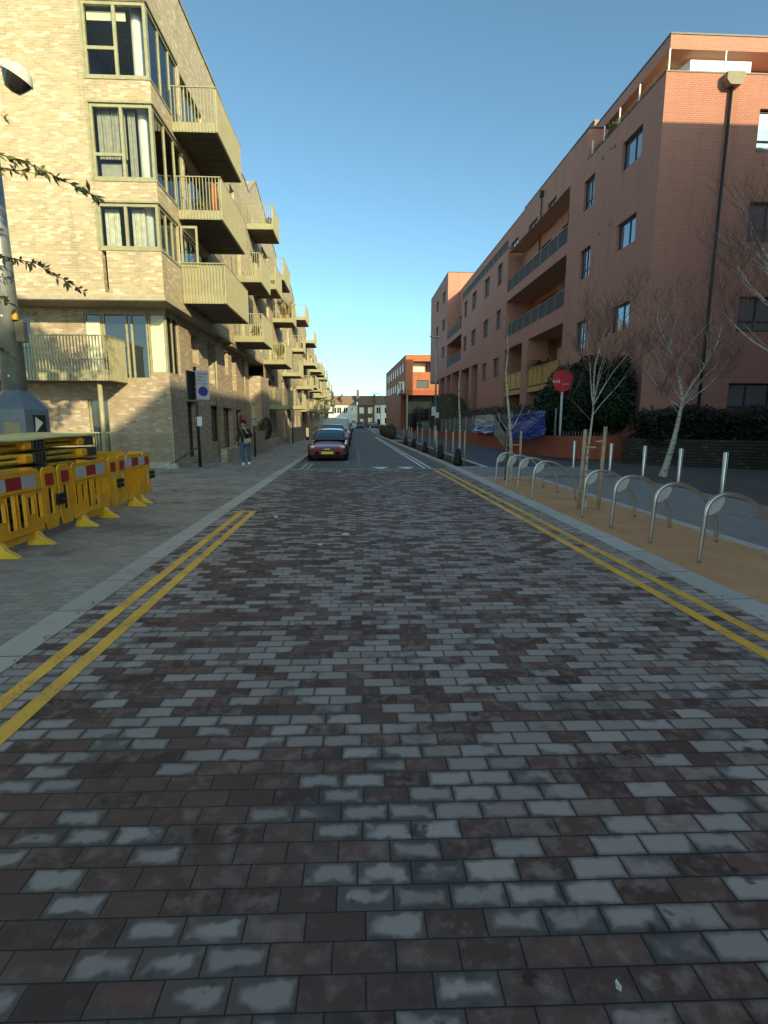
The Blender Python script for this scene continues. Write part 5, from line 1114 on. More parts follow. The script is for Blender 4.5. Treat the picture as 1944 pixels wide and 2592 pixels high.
t = thing('lamp_post', (5.0, 112, 0), 'distant thin street lamp in front of the terraced houses', 'street lamp'); m = MB(); m.tube([(5.0, 112, 0), (5.0, 112, 7.0), (4.8, 112, 7.3), (3.9, 112, 7.35)], .07, 8); m.build('column', M['galv'], t, True); m = MB(); m.box(3.2, 4.0, 111.8, 112.2, 7.28, 7.42); m.build('lamp_head', M['galv'], t)
t = thing('lamp_post', (-3.6, 62, 0), 'street lamp column standing against the far left balconies', 'street lamp'); m = MB(); m.tube([(-3.6, 62, 0), (-3.6, 62, 7.2)], [.09, .05], 8); m.build('column', M['galv'], t, True); m = MB(); m.box(-3.7, -3.0, 61.9, 62.1, 7.2, 7.3); m.build('lamp_head', M['galv'], t)

# CCTV column, left
CX, CY = -6.25, 10.3
t = thing('camera_column', (CX, CY, 0), 'wide grey steel camera column with an angular base cabinet', 'column')
m = MB(); m.tube([(CX, CY, 2.0), (CX, CY, 7.2)], [.20, .15], 20); m.build('column', M['galv'], t, True)
m = MB(); m.lathe((CX, CY, 0), [(.50, 0), (.50, 1.86), (.205, 2.22)], 6, Matrix.Rotation(R(12), 4, 'Z')); cb = m.build('base_cabinet', M['blueg'], t)
a_ = R(-48 + 0); m = MB(); fc = Vector((CX, CY, 0)) + Vector((math.cos(R(-18)), math.sin(R(-18)), 0)) * .434
def facebox(mb, u, z, w_, h_, off, ang=-18):
    d = Vector((math.cos(R(ang)), math.sin(R(ang)), 0)); s_ = Vector((-d.y, d.x, 0)); p = Vector((CX, CY, 0)) + d * (.434 + off) + s_ * u; mb.obox((p.x, p.y, z), (.006, w_, h_), R(ang))
facebox(m, .04, 1.58, .26, .36, .004); st = m.build('black_sticker', M['black'], cb)
m = MB(); d = Vector((math.cos(R(-18)), math.sin(R(-18)), 0)); s_ = Vector((-d.y, d.x, 0)); p = Vector((CX, CY, 0)) + d * .443
q = [p + s_ * -.05 + Vector((0, 0, 1.73)), p + s_ * .10 + Vector((0, 0, 1.62)), p + s_ * -.07 + Vector((0, 0, 1.44))]; q2 = [v + d * .003 for v in q]; m.add(q + q2, [(0, 1, 2), (3, 4, 5), (0, 1, 4, 3), (1, 2, 5, 4), (2, 0, 3, 5)]); m.build('white_triangle', M['white'], cb)
m = MB(); d2 = Vector((math.cos(R(-78)), math.sin(R(-78)), 0)); facebox(m, .03, 1.40, .26, .46, .003, -78); m.build('door_panel', M['soffit'], cb, bevel=.03)
m = MB(); m.box(CX + .17, CX + .33, CY - .12, CY + .02, 3.05, 3.42); m.build('yellow_box', M['hop'], t, bevel=.02)
m = MB(); m.lathe((CX + .22, CY - .14, 3.42), [(.05, 0), (.05, .07), (.03, .12), (0, .13)], 12); m.build('amber_beacon', plain('amber', (.8, .38, .02), .3), t, True)
for z_ in (2.45, 3.48, 4.2, 4.5): m = MB(); m.lathe((CX + .03, CY - .19, z_), [(0, .01), (.02, .01), (.02, 0)], 8, Matrix.Rotation(R(90), 4, 'X')); m.build('bolt', M['white'], t)
# dome camera on its arm
m = MB(); m.tube([(CX, CY, 6.95), (CX + .1, CY - .9, 6.98), (-5.16, 9.3, 6.98)], .055, 10); m.build('camera_arm', M['white'], t, True)
TL = Matrix.Rotation(R(28), 4, 'Y')
m = MB(); m.lathe((-5.08, 9.3, 6.80), [(0, .16), (.08, .155), (.15, .11), (.21, .0), (.215, -.03)], 24, TL); dm = m.build('camera_housing', M['white'], t, True)
m = MB(); m.lathe((-5.08, 9.3, 6.80), [(.205, -.032), (.19, -.07), (.14, -.16), (.10, -.22), (0, -.24)], 24, TL); m.build('camera_dome', glassy('smoked_dome', (.03, .025, .02), .06), dm, True)

# ------------------------------------------------------------------ yellow barriers and the stack behind them
def barrier(x, y0, label, L=1.92, ang=0.0):
    """one pedestrian barrier panel along +Y from y0, face towards +X"""
    t = thing('pedestrian_barrier', (x, y0, 0), label, 'barrier', 'yellow plastic barriers round the stack')
    X0, X1 = x - .009, x + .018; B0, B1 = .13, 1.02
    def pan(mb, a0, a1, z0, z1, ops):   # framed panel with slots, solid
        us = sorted(set([a0, a1] + [q for o in ops for q in o[:2]])); zs = sorted(set([z0, z1] + [q for o in ops for q in o[2:4]]))
        for i in range(len(us) - 1):
            for j in range(len(zs) - 1):
                um, zm = (us[i] + us[i + 1]) / 2, (zs[j] + zs[j + 1]) / 2
                if any(o[0] < um < o[1] and o[2] < zm < o[3] for o in ops): continue
                for X_ in (X0, X1): mb.quad((X_, us[i], zs[j]), (X_, us[i + 1], zs[j]), (X_, us[i + 1], zs[j + 1]), (X_, us[i], zs[j + 1]))
        for (a_, b_, c_, d_) in list(ops) + [(a0, a1, z0, z1)]:
            mb.quad((X0, a_, c_), (X1, a_, c_), (X1, a_, d_), (X0, a_, d_)); mb.quad((X0, b_, c_), (X1, b_, c_), (X1, b_, d_), (X0, b_, d_)); mb.quad((X0, a_, c_), (X1, a_, c_), (X1, b_, c_), (X0, b_, c_)); mb.quad((X0, a_, d_), (X1, a_, d_), (X1, b_, d_), (X0, b_, d_))
    def rounded(mb, poly):
        mb.prism(poly, 'x', X0, X1)
    m = MB()
    # end lobes
    for s_, a0 in ((1, y0), (-1, y0 + L)):
        a1 = a0 + s_ * .33; lo, hi = min(a0, a1), max(a0, a1)
        pan(m, lo, hi, B0 + .14, B1 - .05, [(lo + .12, lo + .17, .42, .70), (hi - .12, hi - .07, .42, .70)] if False else [(lo + .11, lo + .22, .36, .72)])
        m.prism([(lo, B1 - .05), (hi, B1 - .05), (hi - .04, B1), (lo + .04, B1)], 'x', X0, X1); m.prism([(lo + .05, B0 + .02), (hi - .05, B0 + .02), (hi, B0 + .14), (lo, B0 + .14)], 'x', X0, X1)
        ra, rb = (hi, hi + .05) if s_ > 0 else (lo - .05, lo)
        for zz in (.32, .52, .72): m.box(X0 + .01, X1 - .01, ra, rb, zz - .02, zz + .02)
    c0, c1 = y0 + .38, y0 + L - .38
    ops = []
    w_ = (c1 - c0)
    for k, (f0, f1, zz0, zz1) in enumerate(((.04, .13, .36, .70), (.19, .29, .42, .66), (.35, .46, .28, .72), (.54, .65, .28, .72), (.71, .81, .42, .66), (.87, .96, .36, .70))): ops.append((c0 + w_ * f0, c0 + w_ * f1, zz0, zz1))
    pan(m, c0, c1, B0 + .05, B1 - .05, ops); m.prism([(c0, B1 - .05), (c1, B1 - .05), (c1 - .06, B1), (c0 + .06, B1)], 'x', X0, X1); m.prism([(c0 + .18, B0 - .03), (c1 - .18, B0 - .03), (c1, B0 + .05), (c0, B0 + .05)], 'x', X0, X1)
    m.box(X1 + .0005, X1 + .018, c0 + .03, c1 - .03, B0 + .06, B0 + .09); m.box(X1 + .0005, X1 + .018, c0 + .02, c1 - .02, .745, .765)
    for (a_, b_, c_, d_) in ops:   # moulded rims
        m.box(X1 + .0005, X1 + .015, a_ - .018, a_ - .004, c_, d_); m.box(X1 + .0005, X1 + .015, b_ + .004, b_ + .018, c_, d_)
    m.build('panel', M['yel_pl'], t, bevel=.006)
    cm = (c0 + c1) / 2
    for (ya, yb, za, zb_) in ((y0 + .07, y0 + .27, .76, .93), (y0 + L - .27, y0 + L - .07, .76, .93), (cm - .155, cm + .155, .785, .945)): r = MB(); r.box(X1 + .001, X1 + .004, ya, yb, za, zb_); r.build('red_reflector', M['refl_r'], t)
    for (ya, yb) in ((cm - .47, cm - .157), (cm + .157, cm + .47)): r = MB(); r.box(X1 + .001, X1 + .004, ya, yb, .785, .945); r.build('white_reflector', M['refl_w'], t)
    for yy in (c0 + .2, c1 - .2):
        f = MB(); f.prism([(x - .12, 0), (x + .25, 0), (x + .22, .03), (x + .10, .10), (x + .03, .20), (x - .02, .20), (x - .10, .03)], 'y', yy - .05, yy + .05); f.build('foot', M['yel_pl2'], t, bevel=.012)
    cl = MB(); cl.box(X1 - .01, X1 + .045, y0 + L - .06, y0 + L + .14, .46, .53); cl.box(X1 - .01, X1 + .045, y0 + L - .06, y0 + L + .14, .545, .615); cl.build('clip', M['rubber'], t, bevel=.006)
    return t
BX = -4.36
b0 = barrier(BX, 7.92 + .0, 'middle yellow barrier of the front row, with an added bright yellow plate', 1.92)
m = MB(); m.box(BX + .03, BX + .034, 8.72, 9.06, .22, .28); m.build('blot_plate', M['blot_y'], b0, bevel=.002)  # added plate in place of a yellow blot; no label is known there
barrier(BX + .02, 5.90, 'nearest yellow barrier, cut by the left edge of the view')
# the far one turns in and away at the end of the row
b3 = barrier(BX - .02, 9.92, 'farthest yellow barrier of the front row, at the corner', 1.5)
bb = barrier(0, 0, 'yellow barrier closing the far end of the enclosure', 1.92); bb.location = (-4.5, 11.45, 0); bb.rotation_euler = (0, 0, R(90))
bb.location = (-4.5, 11.47, 0)

def pallet(z, x0, x1, y0, y1, rng, label, blocks):
    t = thing('plastic_board', ((x0 + x1) / 2, (y0 + y1) / 2, z), label, 'board', 'stacked yellow boards behind the barriers')
    m = MB(); n = 26; dx = rng.uniform(-.04, .04)
    for zz, th in ((z + .015, .055), (z + .095, .06)):
        prof = []
        for k in range(9): a_ = -math.pi / 2 + math.pi * k / 8; prof.append((x1 + dx + .03 * math.cos(a_) - .03, zz + th / 2 + th / 2 * math.sin(a_)))
        pr = [(x0 + dx, zz)] + prof + [(x0 + dx, zz + th)]
        m.prism(pr, 'y', y0, y1)
    m.build('board', M['yel_mat' if z > .75 else 'shade_board'], t, True)
    for yb in blocks:
        yb += rng.uniform(-.1, .1); wb = .36; bx = x1 + dx + .03
        b_ = MB(); b_.box(bx - .25, bx + .06, yb, yb + wb, z, z + .165); b_.build('end_block', M['blk'], t, bevel=.01)
        g_ = MB()
        for k in range(4): g_.box(bx + .0605, bx + .095, yb + .005 + k * .09, yb + .02 + k * .09, z + .01, z + .155)
        g_.box(bx + .0605, bx + .09, yb, yb + wb, z + .005, z + .02); g_.box(bx + .0605, bx + .09, yb, yb + wb, z + .145, z + .16); g_.build('block_ribs', M['blk2'], t)
        y_ = MB(); y_.box(bx - .2, bx + .08, yb - .21, yb - .004, z + .01, z + .155); y_.build('yellow_socket', M['yel_pl' if z > .75 else 'shade_board'], t, bevel=.03)
    return t
M['shade_board'] = plain('painted_shade_board', (0.055, 0.042, 0.018), .7, 0, .3, 5); M['blk'] = plain('dark_block_plastic', (0.02, 0.025, 0.026), .5); M['blk2'] = plain('dark_block_edge', (0.07, 0.08, 0.08), .5)  # lower boards coloured dark to paint in the shade seen through the slots
rs_ = random.Random(9); lbs = ['lowest', 'second lowest', 'third lowest', 'middle', 'third highest', 'second highest', 'topmost']
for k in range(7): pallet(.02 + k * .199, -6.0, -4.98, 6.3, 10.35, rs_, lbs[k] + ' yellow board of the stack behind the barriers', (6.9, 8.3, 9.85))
m = MB(); vs = []; nx, ny = 8, 30
for i in range(ny + 1):
    for j in range(nx + 1): y = 6.1 + 4.35 * i / ny; x = -6.0 + 1.12 * j / nx; vs.append((x, y, 1.425 + .02 * math.sin(y * 2.1) + .012 * math.sin(x * 5 + y * 3) - (.03 if j == nx else 0)))
m.add(vs, [(i * (nx + 1) + j, i * (nx + 1) + j + 1, (i + 1) * (nx + 1) + j + 1, (i + 1) * (nx + 1) + j) for i in range(ny) for j in range(nx)]); q = m.build('cover_sheet', M['yel_top'], None, True); q.modifiers.new('s', 'SOLIDIFY').thickness = .025; tag(q, 'pale yellow flat sheet lying on top of the stacked boards', 'sheet')
m = MB(); m.lathe((-4.18, 5.75, 0), [(0, .0), (.20, 0), (.20, .05), (.12, .11), (0, .12)], 10); q = m.build('rubber_foot_block', plain('dark_blue_plastic', (.02, .035, .07), .5)); tag(q, 'dark blue foot block on the ground at the left edge', 'foot block')

# ------------------------------------------------------------------ cars
def car(loc, rz, col, dims, label, kind='coupe', plate=(0.85, 0.62, 0.05), metal=.25, gm='carglass'):
    """car pointing towards -Y (its front faces the viewer) when rz = 0"""
    L, Wd, Ht = dims; t = thing('parked_car', loc, label, 'car'); ox, oy, oz = loc
    paint = plain('car_paint', col, .28, metal, .05, 2, coat=.8)
    hw = Wd / 2
    if kind == 'coupe':
        st = [(0, .55, .28, .46), (.08, .80, .20, .56), (.3, .93, .17, .64), (.7, .985, .16, .70), (1.3, 1.0, .16, .80), (1.65, 1.0, .16, .87), (2.6, .99, .16, .90), (3.4, 1.0, .17, .93), (4.1, .96, .2, .93), (4.38, .85, .28, .88), (4.43, .7, .35, .7)]
        gh = [(1.45, .0), (1.75, .16), (2.25, .40), (2.7, .46), (3.1, .44), (3.6, .28), (4.0, .05)]; gb = .87; tw = .68
    elif kind == 'van':
        st = [(0, .75, .3, .65), (.1, .9, .22, .85), (.5, .98, .2, 1.05), (1.0, 1.0, .2, 1.2), (4.2, 1.0, .2, 1.2), (4.8, .98, .25, 1.2), (4.9, .9, .35, 1.1)]
        gh = [(.8, .0), (1.3, .42), (1.7, .66), (3.5, .72), (4.6, .70), (4.85, .1)]; gb = 1.18; tw = .86
    else:
        st = [(0, .6, .3, .55), (.08, .85, .2, .68), (.4, .97, .18, .80), (1.0, 1.0, .17, .88), (1.3, 1.0, .17, .94), (3.3, 1.0, .17, .97), (3.9, .97, .2, .95), (4.15, .85, .3, .85)]
        gh = [(1.1, .0), (1.5, .28), (1.95, .50), (2.8, .53), (3.4, .44), (3.95, .02)]; gb = .93; tw = .74
    k = L / st[-1][0]; kz = Ht / (gb + max(g[1] for g in gh))
    m = MB(); nr = 20; rings = []
    for (y, wf, zb, zt) in st:
        ring = []
        for i in range(nr):
            a_ = 2 * math.pi * i / nr; c_, s_ = math.cos(a_), math.sin(a_); e1 = .45
            x = hw * wf * math.copysign(abs(c_) ** e1, c_); z = (zb + zt) / 2 + (zt - zb) / 2 * math.copysign(abs(s_) ** (.62), s_)
            if s_ > 0: x *= 1 - .10 * s_ ** 3
            ring.append((ox + x, oy + y * k, oz + z * kz))
        rings.append(ring)
    vs = [p for r_ in rings for p in r_]; fs = []
    for a_ in range(len(rings) - 1):
        for i in range(nr): fs.append((a_ * nr + i, a_ * nr + (i + 1) % nr, (a_ + 1) * nr + (i + 1) % nr, (a_ + 1) * nr + i))
    fs += [tuple(range(nr)), tuple(reversed(range((len(rings) - 1) * nr, len(rings) * nr)))]; m.add(vs, fs); body = m.build('body', paint, t, True)
    ss = body.modifiers.new('s', 'SUBSURF'); ss.levels = 1; ss.render_levels = 1
    # greenhouse: glass hull with painted roof on top
    def hull(f, zoff, wadd, sel):
        m = MB(); rings = []
        for (y, h_) in gh:
            u = h_ / max(g[1] for g in gh); wt = hw * (.90 + (tw - .90) * u) + wadd; wb = hw * .90 + wadd
            zt = gb + h_ + zoff * u; r_ = []
            for q in ((-1, 0), (-1, .5), (-1, .88), (-.86, 1), (-.4, 1.035), (0, 1.045), (.4, 1.035), (.86, 1), (1, .88), (1, .5), (1, 0)):
                wq = wb + (wt - wb) * min(1, q[1]); r_.append((ox + q[0] * wq, oy + y * k, oz + (gb - .02 + (zt - gb + .02) * q[1]) * kz))
            rings.append(r_)
        vs = [p for r_ in rings for p in r_]; n_ = 11; fs = []
        for a_ in range(len(rings) - 1):
            for i in range(n_ - 1):
                if sel(a_, i): fs.append((a_ * n_ + i, a_ * n_ + i + 1, (a_ + 1) * n_ + i + 1, (a_ + 1) * n_ + i))
        m.add(vs, fs); return m
    lastf = len(gh) - 2; roof0 = 2 if kind != 'van' else 2
    g_ = hull(None, 0, -.012, lambda a_, i: True); g_.build('windows', M[gm], t, True)
    rf = hull(None, .012, .004, lambda a_, i: (roof0 <= a_ < lastf and 2 <= i <= 7) or (kind == 'van' and a_ >= 2)); ro = rf.build('roof', paint, t, True)
    pl = MB()
    for sg in (-1, 1):
        for (a_, b_) in ((gh[0], gh[1]), (gh[1], gh[2])):
            u0, u1 = (q[1] / max(g[1] for g in gh) for q in (a_, b_)); x0 = hw * (.90 + (tw - .90) * u0) * .97; x1 = hw * (.90 + (tw - .90) * u1) * .97
            pl.tube([(ox + sg * x0, oy + a_[0] * k, oz + (gb + a_[1] * .96) * kz), (ox + sg * x1, oy + b_[0] * k, oz + (gb + b_[1] * .97) * kz)], .032, 6)
    pl.build('pillar', paint, t, True)
    hz = (.60 if kind == 'coupe' else .72) * kz
    for sg in (-1, 1):
        h_ = MB(); h_.lathe((ox + sg * hw * .70, oy + (.26 if kind == 'coupe' else .12) * k, oz + hz), [(.0, .05), (.10, .035), (.155, 0), (.15, -.05)], 16, Matrix.Rotation(R(90), 4, 'X') @ Matrix.Rotation(R(-12 * sg), 4, 'Y') @ Matrix.Diagonal((1.15, .55, 1, 1))); h_.build('headlight', M['lampg'], t, True)
        mi = MB(); mi.lathe((ox + sg * (hw + .10), oy + (1.62 if kind == 'coupe' else 1.25) * k, oz + (gb + .06) * kz), [(0, -.10), (.07, -.08), (.085, 0), (.06, .08), (0, .10)], 10, Matrix.Rotation(R(90), 4, 'Y')); mo = mi.build('wing_mirror', paint if kind != 'coupe' else M['black'], t, True)
    gr = MB(); gr.prism([(ox - hw * .36, oz + .30 * kz), (ox + hw * .36, oz + .30 * kz), (ox + hw * .44, oz + .42 * kz), (ox + hw * .30, oz + .50 * kz), (ox - hw * .30, oz + .50 * kz), (ox - hw * .44, oz + .42 * kz)], 'y', oy - .012, oy + .10); gr.build('grille', M['black'], t)
    for sg in (-1, 1):
        q = MB(); q.prism([(ox + sg * hw * .58, oz + .27 * kz), (ox + sg * hw * .86, oz + .30 * kz), (ox + sg * hw * .84, oz + .42 * kz), (ox + sg * hw * .60, oz + .38 * kz)], 'y', oy + .05, oy + .30); q.build('air_intake', M['black'], t)
    b_ = MB(); b_.box(ox - .14, ox + .14, oy - .02, oy + .03, oz + .515 * kz, oz + .535 * kz); b_.build('badge_strip', M['steel'], t)
    if plate: p_ = MB(); p_.box(ox - .26, ox + .26, oy - .035, oy - .014, oz + .31 * kz, oz + .42 * kz); p_.build('number_plate', plain('plate', plate, .5, var=.02), t, bevel=.005)
    u_ = MB(); u_.box(ox - hw * .80, ox + hw * .80, oy + .25, oy + L - .3, oz + .13, oz + .35); u_.build('underside', M['rubber'], t)
    wr = .33
    for sg in (-1, 1):
        for yy in (.85 * k, (L / k - .85) * k):
            w_ = MB(); c_ = (ox + sg * (hw - .115), oy + yy, oz + wr); AXY = Matrix.Rotation(R(90 * sg), 4, 'Y'); w_.lathe(c_, [(.17, .10), (.22, .115), (wr - .03, .115), (wr, .08), (wr, -.09), (wr - .03, -.11), (.15, -.11)], 24, AXY); wo = w_.build('wheel', M['rubber'], t, True)
            r_ = MB(); r_.lathe(c_, [(0, .10), (.05, .105), (.15, .085), (.205, .11), (.22, .10)], 10, AXY); r_.build('rim', M['steel'], wo, True)
            ar = MB(); ar.lathe(c_, [(wr + .045, .112), (wr + .045, -.05), (wr + .005, -.05), (wr + .005, .112), (wr + .045, .112)], 24, AXY); ar.build('wheel_arch', M['rubber'], t, True)
    if rz: t.rotation_euler = (0, 0, rz)
    return t
M['pglass'] = glassy('reflection_screen', (.45, .47, .45), .15); M['carglass'] = glassy('car_glass', (.025, .05, .08), .05, 0, .0); M['lampg'] = plain('headlamp', (.62, .60, .58), .12, .5, .05)  # pale van glass: reflected light painted into its base colour
RC = TZ
car((-1.27, 23.15, RC), 0, (.30, .028, .036), (4.43, 1.77, 1.36), 'dark red sports coupe parked nearest on the left, front to the viewer', 'coupe')
car((-1.42, 29.2, RC), 0, (.30, .31, .32), (4.2, 1.80, 1.52), 'grey car parked behind the dark red coupe', 'hatch', None)
car((-1.38, 36.0, RC), 0, (.55, .57, .55), (4.9, 1.9, 1.95), 'pale silver van parked behind the grey car', 'van', None, gm='pglass')
for i, (y, c_, lb) in enumerate(((43.5, (.05, .06, .07), 'dark car parked directly behind the silver van'), (51, (.35, .36, .37), 'mid-grey car, second one behind the silver van'), (59, (.04, .05, .08), 'navy car, third one behind the silver van'), (68, (.5, .5, .5), 'light grey car, fourth one behind the silver van'), (86, (.10, .10, .11), 'charcoal car parked far down the left kerb'))):
    car((-1.46, y, RC), 0, c_, (4.2, 1.78, 1.5), lb, 'hatch', None)
car((.75, 128, RC), 0, (.10, .14, .17), (4.3, 1.85, 1.55), 'oncoming dark blue car at the far end of the road', 'hatch', None)
car((6.9, 137.6, RC), R(90), (.05, .055, .06), (4.3, 1.8, 1.5), 'dark car crossing in front of the terraced houses', 'hatch', None)
car((-5.0, 137.8, RC), R(90), (.25, .27, .3), (4.3, 1.8, 1.5), 'grey car in front of the sunlit end house', 'hatch', None)

# ------------------------------------------------------------------ person
def skinobj(name, chains, mat, parent, sub=2, root=None):
    """chains: list of lists of (x,y,z,r); shared joints are merged by position"""
    idx = {}; V = []; Rr = []; E = []
    for ch in chains:
        pr = None
        for (x, y, z, r_) in ch:
            k = (round(x, 4), round(y, 4), round(z, 4))
            if k not in idx: idx[k] = len(V); V.append((x, y, z)); Rr.append(r_)
            if pr is not None and pr != idx[k]: E.append((pr, idx[k]))
            pr = idx[k]
    org = worg(parent); me = bpy.data.meshes.new(name); me.from_pydata([(v[0] - org.x, v[1] - org.y, v[2] - org.z) for v in V], E, []); o = bpy.data.objects.new(name, me); C.objects.link(o)
    sk = o.modifiers.new('skin', 'SKIN'); 
    for i, sv in enumerate(me.skin_vertices[0].data):
        r_ = Rr[i]; sv.radius = r_ if isinstance(r_, tuple) else (r_, r_); sv.use_root = (i == 0)
    sk.use_smooth_shade = True; o.modifiers.new('sub', 'SUBSURF').levels = sub; o.modifiers['sub'].render_levels = sub
    me.materials.append(mat); o.parent = parent; ORG[o.name] = org.copy(); return o
PX, PY = -4.22, 20.45
t = thing('person', (PX, PY, 0), 'person walking on the left pavement in a black jacket and blue jeans', 'person')
def q_(x, y, z, r_): return (PX + x, PY + y, z, r_)
skin = plain('skin', (.42, .26, .18), .55, 0, .04)
hipC = q_(0, 0, .90, (.125, .10)); 
body = [[hipC, q_(0, -.01, 1.05, (.12, .09)), q_(.0, -.03, 1.22, (.14, .10)), q_(-.005, -.05, 1.33, (.11, .08)), q_(-.01, -.07, 1.40, .052), q_(-.015, -.10, 1.46, .055), q_(-.02, -.12, 1.53, (.072, .085)), q_(-.02, -.11, 1.60, (.062, .075))],
        [q_(-.005, -.05, 1.33, (.11, .08)), q_(-.15, -.05, 1.32, .052), q_(-.22, -.06, 1.08, .040), q_(-.27, -.12, .86, .030), q_(-.285, -.14, .80, .026)],
        [q_(-.005, -.05, 1.33, (.11, .08)), q_(.15, -.05, 1.31, .052), q_(.26, -.08, 1.07, .040), q_(.13, -.24, 1.24, .030), q_(.09, -.25, 1.29, .026)],
        [hipC, q_(-.085, 0, .84, .088), q_(-.09, -.05, .47, .055), q_(-.075, .0, .09, .038), q_(-.075, -.12, .03, .032)],
        [hipC, q_(.085, 0, .84, .088), q_(.10, .02, .48, .055), q_(.12, .16, .12, .038), q_(.125, .05, .04, .032)]]
bo = skinobj('body', body, skin, t)
jk = [[q_(0, 0, .80, (.165, .125)), q_(0, 0, .93, (.158, .125)), q_(0, -.01, 1.05, (.152, .118)), q_(0, -.03, 1.22, (.170, .125)), q_(-.005, -.05, 1.33, (.135, .10)), q_(-.01, -.06, 1.385, .078)],
      [q_(-.005, -.05, 1.33, (.135, .10)), q_(-.155, -.05, 1.315, .078), q_(-.225, -.06, 1.08, .066), q_(-.27, -.12, .88, .052)],
      [q_(-.005, -.05, 1.33, (.135, .10)), q_(.155, -.05, 1.305, .078), q_(.265, -.08, 1.06, .068), q_(.15, -.22, 1.20, .050)]]
skinobj('jacket', jk, plain('black_jacket', (.008, .009, .009), .75), t)
jn = [[q_(0, 0, .86, (.13, .11)), q_(-.088, 0, .80, .108), q_(-.09, -.05, .47, .082), q_(-.077, .0, .14, .070), q_(-.077, .0, .09, .068)], [q_(0, 0, .86, (.13, .11)), q_(.088, 0, .80, .108), q_(.10, .02, .48, .080), q_(.118, .14, .17, .066), q_(.12, .16, .13, .064)]]
skinobj('jeans', jn, plain('blue_jeans', (.055, .105, .17), .85), t)
for (x, y, z, a_) in ((-.075, -.06, .045, 0), (.125, .08, .06, 0)):
    m = MB(); AXS = Matrix.Rotation(R(0), 4, 'X'); m.lathe((PX + x, PY + y - .02, z - .045), [(0, 0), (.052, 0), (.056, .03), (.050, .065), (.034, .10), (0, .105)], 14, Matrix.Diagonal((1, 2.3, 1, 1))); m.build('shoe', M['white'], t, True)
m = MB(); rngh = random.Random(2); hc = Vector((PX - .02, PY - .095, 1.605))
m.lathe(hc, [(0, .105), (.05, .098), (.088, .065), (.108, .01), (.102, -.05), (.085, -.075), (.07, -.03)], 18, Matrix.Translation((0, .025, 0)) @ Matrix.Rotation(R(12), 4, 'X'))
for _ in range(260):
    d = Vector((rngh.gauss(0, 1), rngh.gauss(.3, 1), abs(rngh.gauss(.3, .8)))).normalized(); p = hc + Vector((0, .02, 0)) + d * .098; s_ = d.orthogonal().normalized() * .012; m.add([p - s_, p + s_, p + d * .025 + Vector((rngh.uniform(-.02, .02), rngh.uniform(-.02, .02), -.012))], [(0, 1, 2)])
m.build('hair', plain('dark_hair', (.012, .010, .009), .7), t, True)
fm = MB(); fz = 1.515; fy = PY - .205
fm.lathe((PX - .02, fy + .008, fz), [(0, .032), (.012, .02), (.016, 0), (.010, -.012)], 8); fm.build('nose', skin, bo, True)
for sx in (-.028, .028):
    e_ = MB(); e_.lathe((PX - .02 + sx, fy + .022, fz + .028), [(0, .012), (.009, .008), (.012, 0), (.009, -.008), (0, -.012)], 8); e_.build('eye', M['black'], bo, True)
    er = MB(); er.lathe((PX - .02 + sx * 2.75, PY - .11, fz + .01), [(0, .03), (.012, .02), (.014, 0), (.010, -.025), (0, -.03)], 8); er.build('ear', skin, bo, True)
mo = MB(); mo.obox((PX - .02, fy + .014, fz - .042), (.04, .012, .008)); mo.build('mouth', plain('lips', (.30, .12, .10), .5), bo)
def hand(cx, cy, cz, dz, sgn):
    P0 = Vector((cx, cy, cz)); ch = [[(cx, cy, cz, .024), (cx, cy - .005, cz + dz * .045, (.034, .014)), (cx, cy - .01, cz + dz * .075, (.034, .013))]]
    for k in range(4):
        ox = (-.024 + .016 * k); L = (.055, .065, .062, .048)[k]; ch.append([(cx, cy - .01, cz + dz * .075, (.034, .013)), (cx + ox, cy - .012, cz + dz * .085, .0085), (cx + ox * 1.1, cy - .022, cz + dz * (.085 + L * .55), .008), (cx + ox * 1.1, cy - .04, cz + dz * (.08 + L), .007)])
    ch.append([(cx, cy - .005, cz + dz * .045, (.034, .014)), (cx - sgn * .034, cy - .018, cz + dz * .055, .010), (cx - sgn * .044, cy - .035, cz + dz * .085, .008)])
    skinobj('hand', ch, skin, t, 1)
hand(PX - .287, PY - .145, .80, -1, 1); hand(PX + .088, PY - .252, 1.30, 1, -1)
m = MB(); m.obox((PX + .13, PY - .19, .915), (.25, .09, .18), R(4), R(-4), R(-9)); bg_ = m.build('shoulder_bag', plain('tan_bag', (.33, .25, .19), .6), None, bevel=.02); tag(bg_, 'tan shoulder bag hanging at the walking person\'s hip', 'bag')
m = MB(); m.box(PX + .02, PX + .25, PY - .237, PY - .234, .85, .87); q = m.build('flap_edge', M['black'], bg_)
m = MB(); m.tube([(PX + .04, PY - .19, 1.0), (PX - .03, PY - .20, 1.15), (PX - .10, PY - .17, 1.32), (PX - .10, PY - .06, 1.40), (PX - .02, PY + .08, 1.25), (PX + .18, PY + .05, 1.02), (PX + .25, PY - .12, .97)], .009, 6); q = m.build('strap', M['curt_g'], bg_, True)

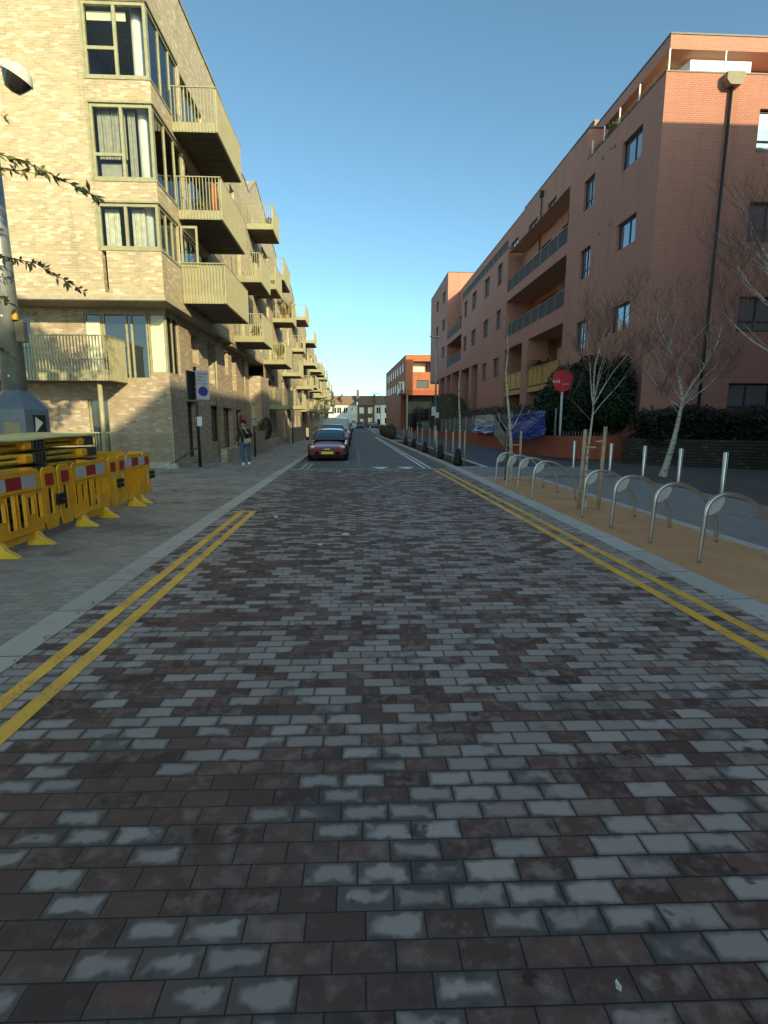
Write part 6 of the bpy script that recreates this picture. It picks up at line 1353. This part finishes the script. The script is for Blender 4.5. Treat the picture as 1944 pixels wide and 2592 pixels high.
# ------------------------------------------------------------------ litter
for i, (x, y, s_, lb) in enumerate(((-1.42, 9.17, .045, 'small white litter scrap beyond the end of the yellow line'), (-.5, 7.02, .05, 'round white litter scrap on the middle of the road'), (-.17, 7.64, .07, 'flat white paper scrap a little beyond the round one'), (.4, 3.34, .009, 'tiny white speck of litter on the near grey blocks'), (.76, 1.27, .011, 'small white feather on a dark block nearest the viewer'), (-.6, 17.4, .05, 'white scrap near the start of the asphalt'))):
    m = MB(); rl = random.Random(i); n = 9
    top = [(x + s_ * math.cos(6.28 * k / n) * rl.uniform(.5, 1), y + s_ * math.sin(6.28 * k / n) * rl.uniform(.5, 1.1) * (1 if i != 4 else 1.6), .004 + s_ * .35 * rl.random()) for k in range(n)]; bot = [(a_, b_, .0015) for a_, b_, c_ in top]
    m.add(top + bot + [(x, y, s_ * .45 + .003)], [(k, (k + 1) % n, 2 * n) for k in range(n)] + [(k, (k + 1) % n, (k + 1) % n + n, k + n) for k in range(n)] + [tuple(reversed(range(n, 2 * n)))]); q = m.build('litter', M['white'], None, True); tag(q, lb, 'litter')

# dead leaves and grit blown along the kerbs and over the orange strip
m = MB(); rl = random.Random(21)
for _ in range(420):
    k = rl.random()
    if k < .45: x, y = rl.uniform(3.75, 5.15), rl.uniform(3.5, 15.3)
    elif k < .65: x, y = rl.gauss(3.36, .05), rl.uniform(3.2, 18)
    elif k < .8: x, y = rl.gauss(-2.33, .05), rl.uniform(3, 18)
    elif k < .9: x, y = rl.uniform(5.4, 11), rl.uniform(8, 18)
    else: x, y = rl.uniform(-9, -2.8), rl.uniform(6, 18.4)
    a_ = rl.uniform(0, 6.28); s_ = rl.uniform(.006, .022); d = Vector((math.cos(a_), math.sin(a_), rl.uniform(-.1, .4))) * s_; b_ = Vector((-math.sin(a_), math.cos(a_), rl.uniform(-.2, .2))) * s_ * .55; p = Vector((x, y, .016 + s_ * .2))
    m.add([p - d, p + b_, p + d, p - b_], [(0, 1, 2, 3)])
q = m.build('fallen_leaves', plain('dead_leaf', (.10, .06, .03), .9, 0, .4, 30)); tag(q, 'small dead leaves scattered over the orange strip and along the kerbs', 'leaves', None, 'stuff')
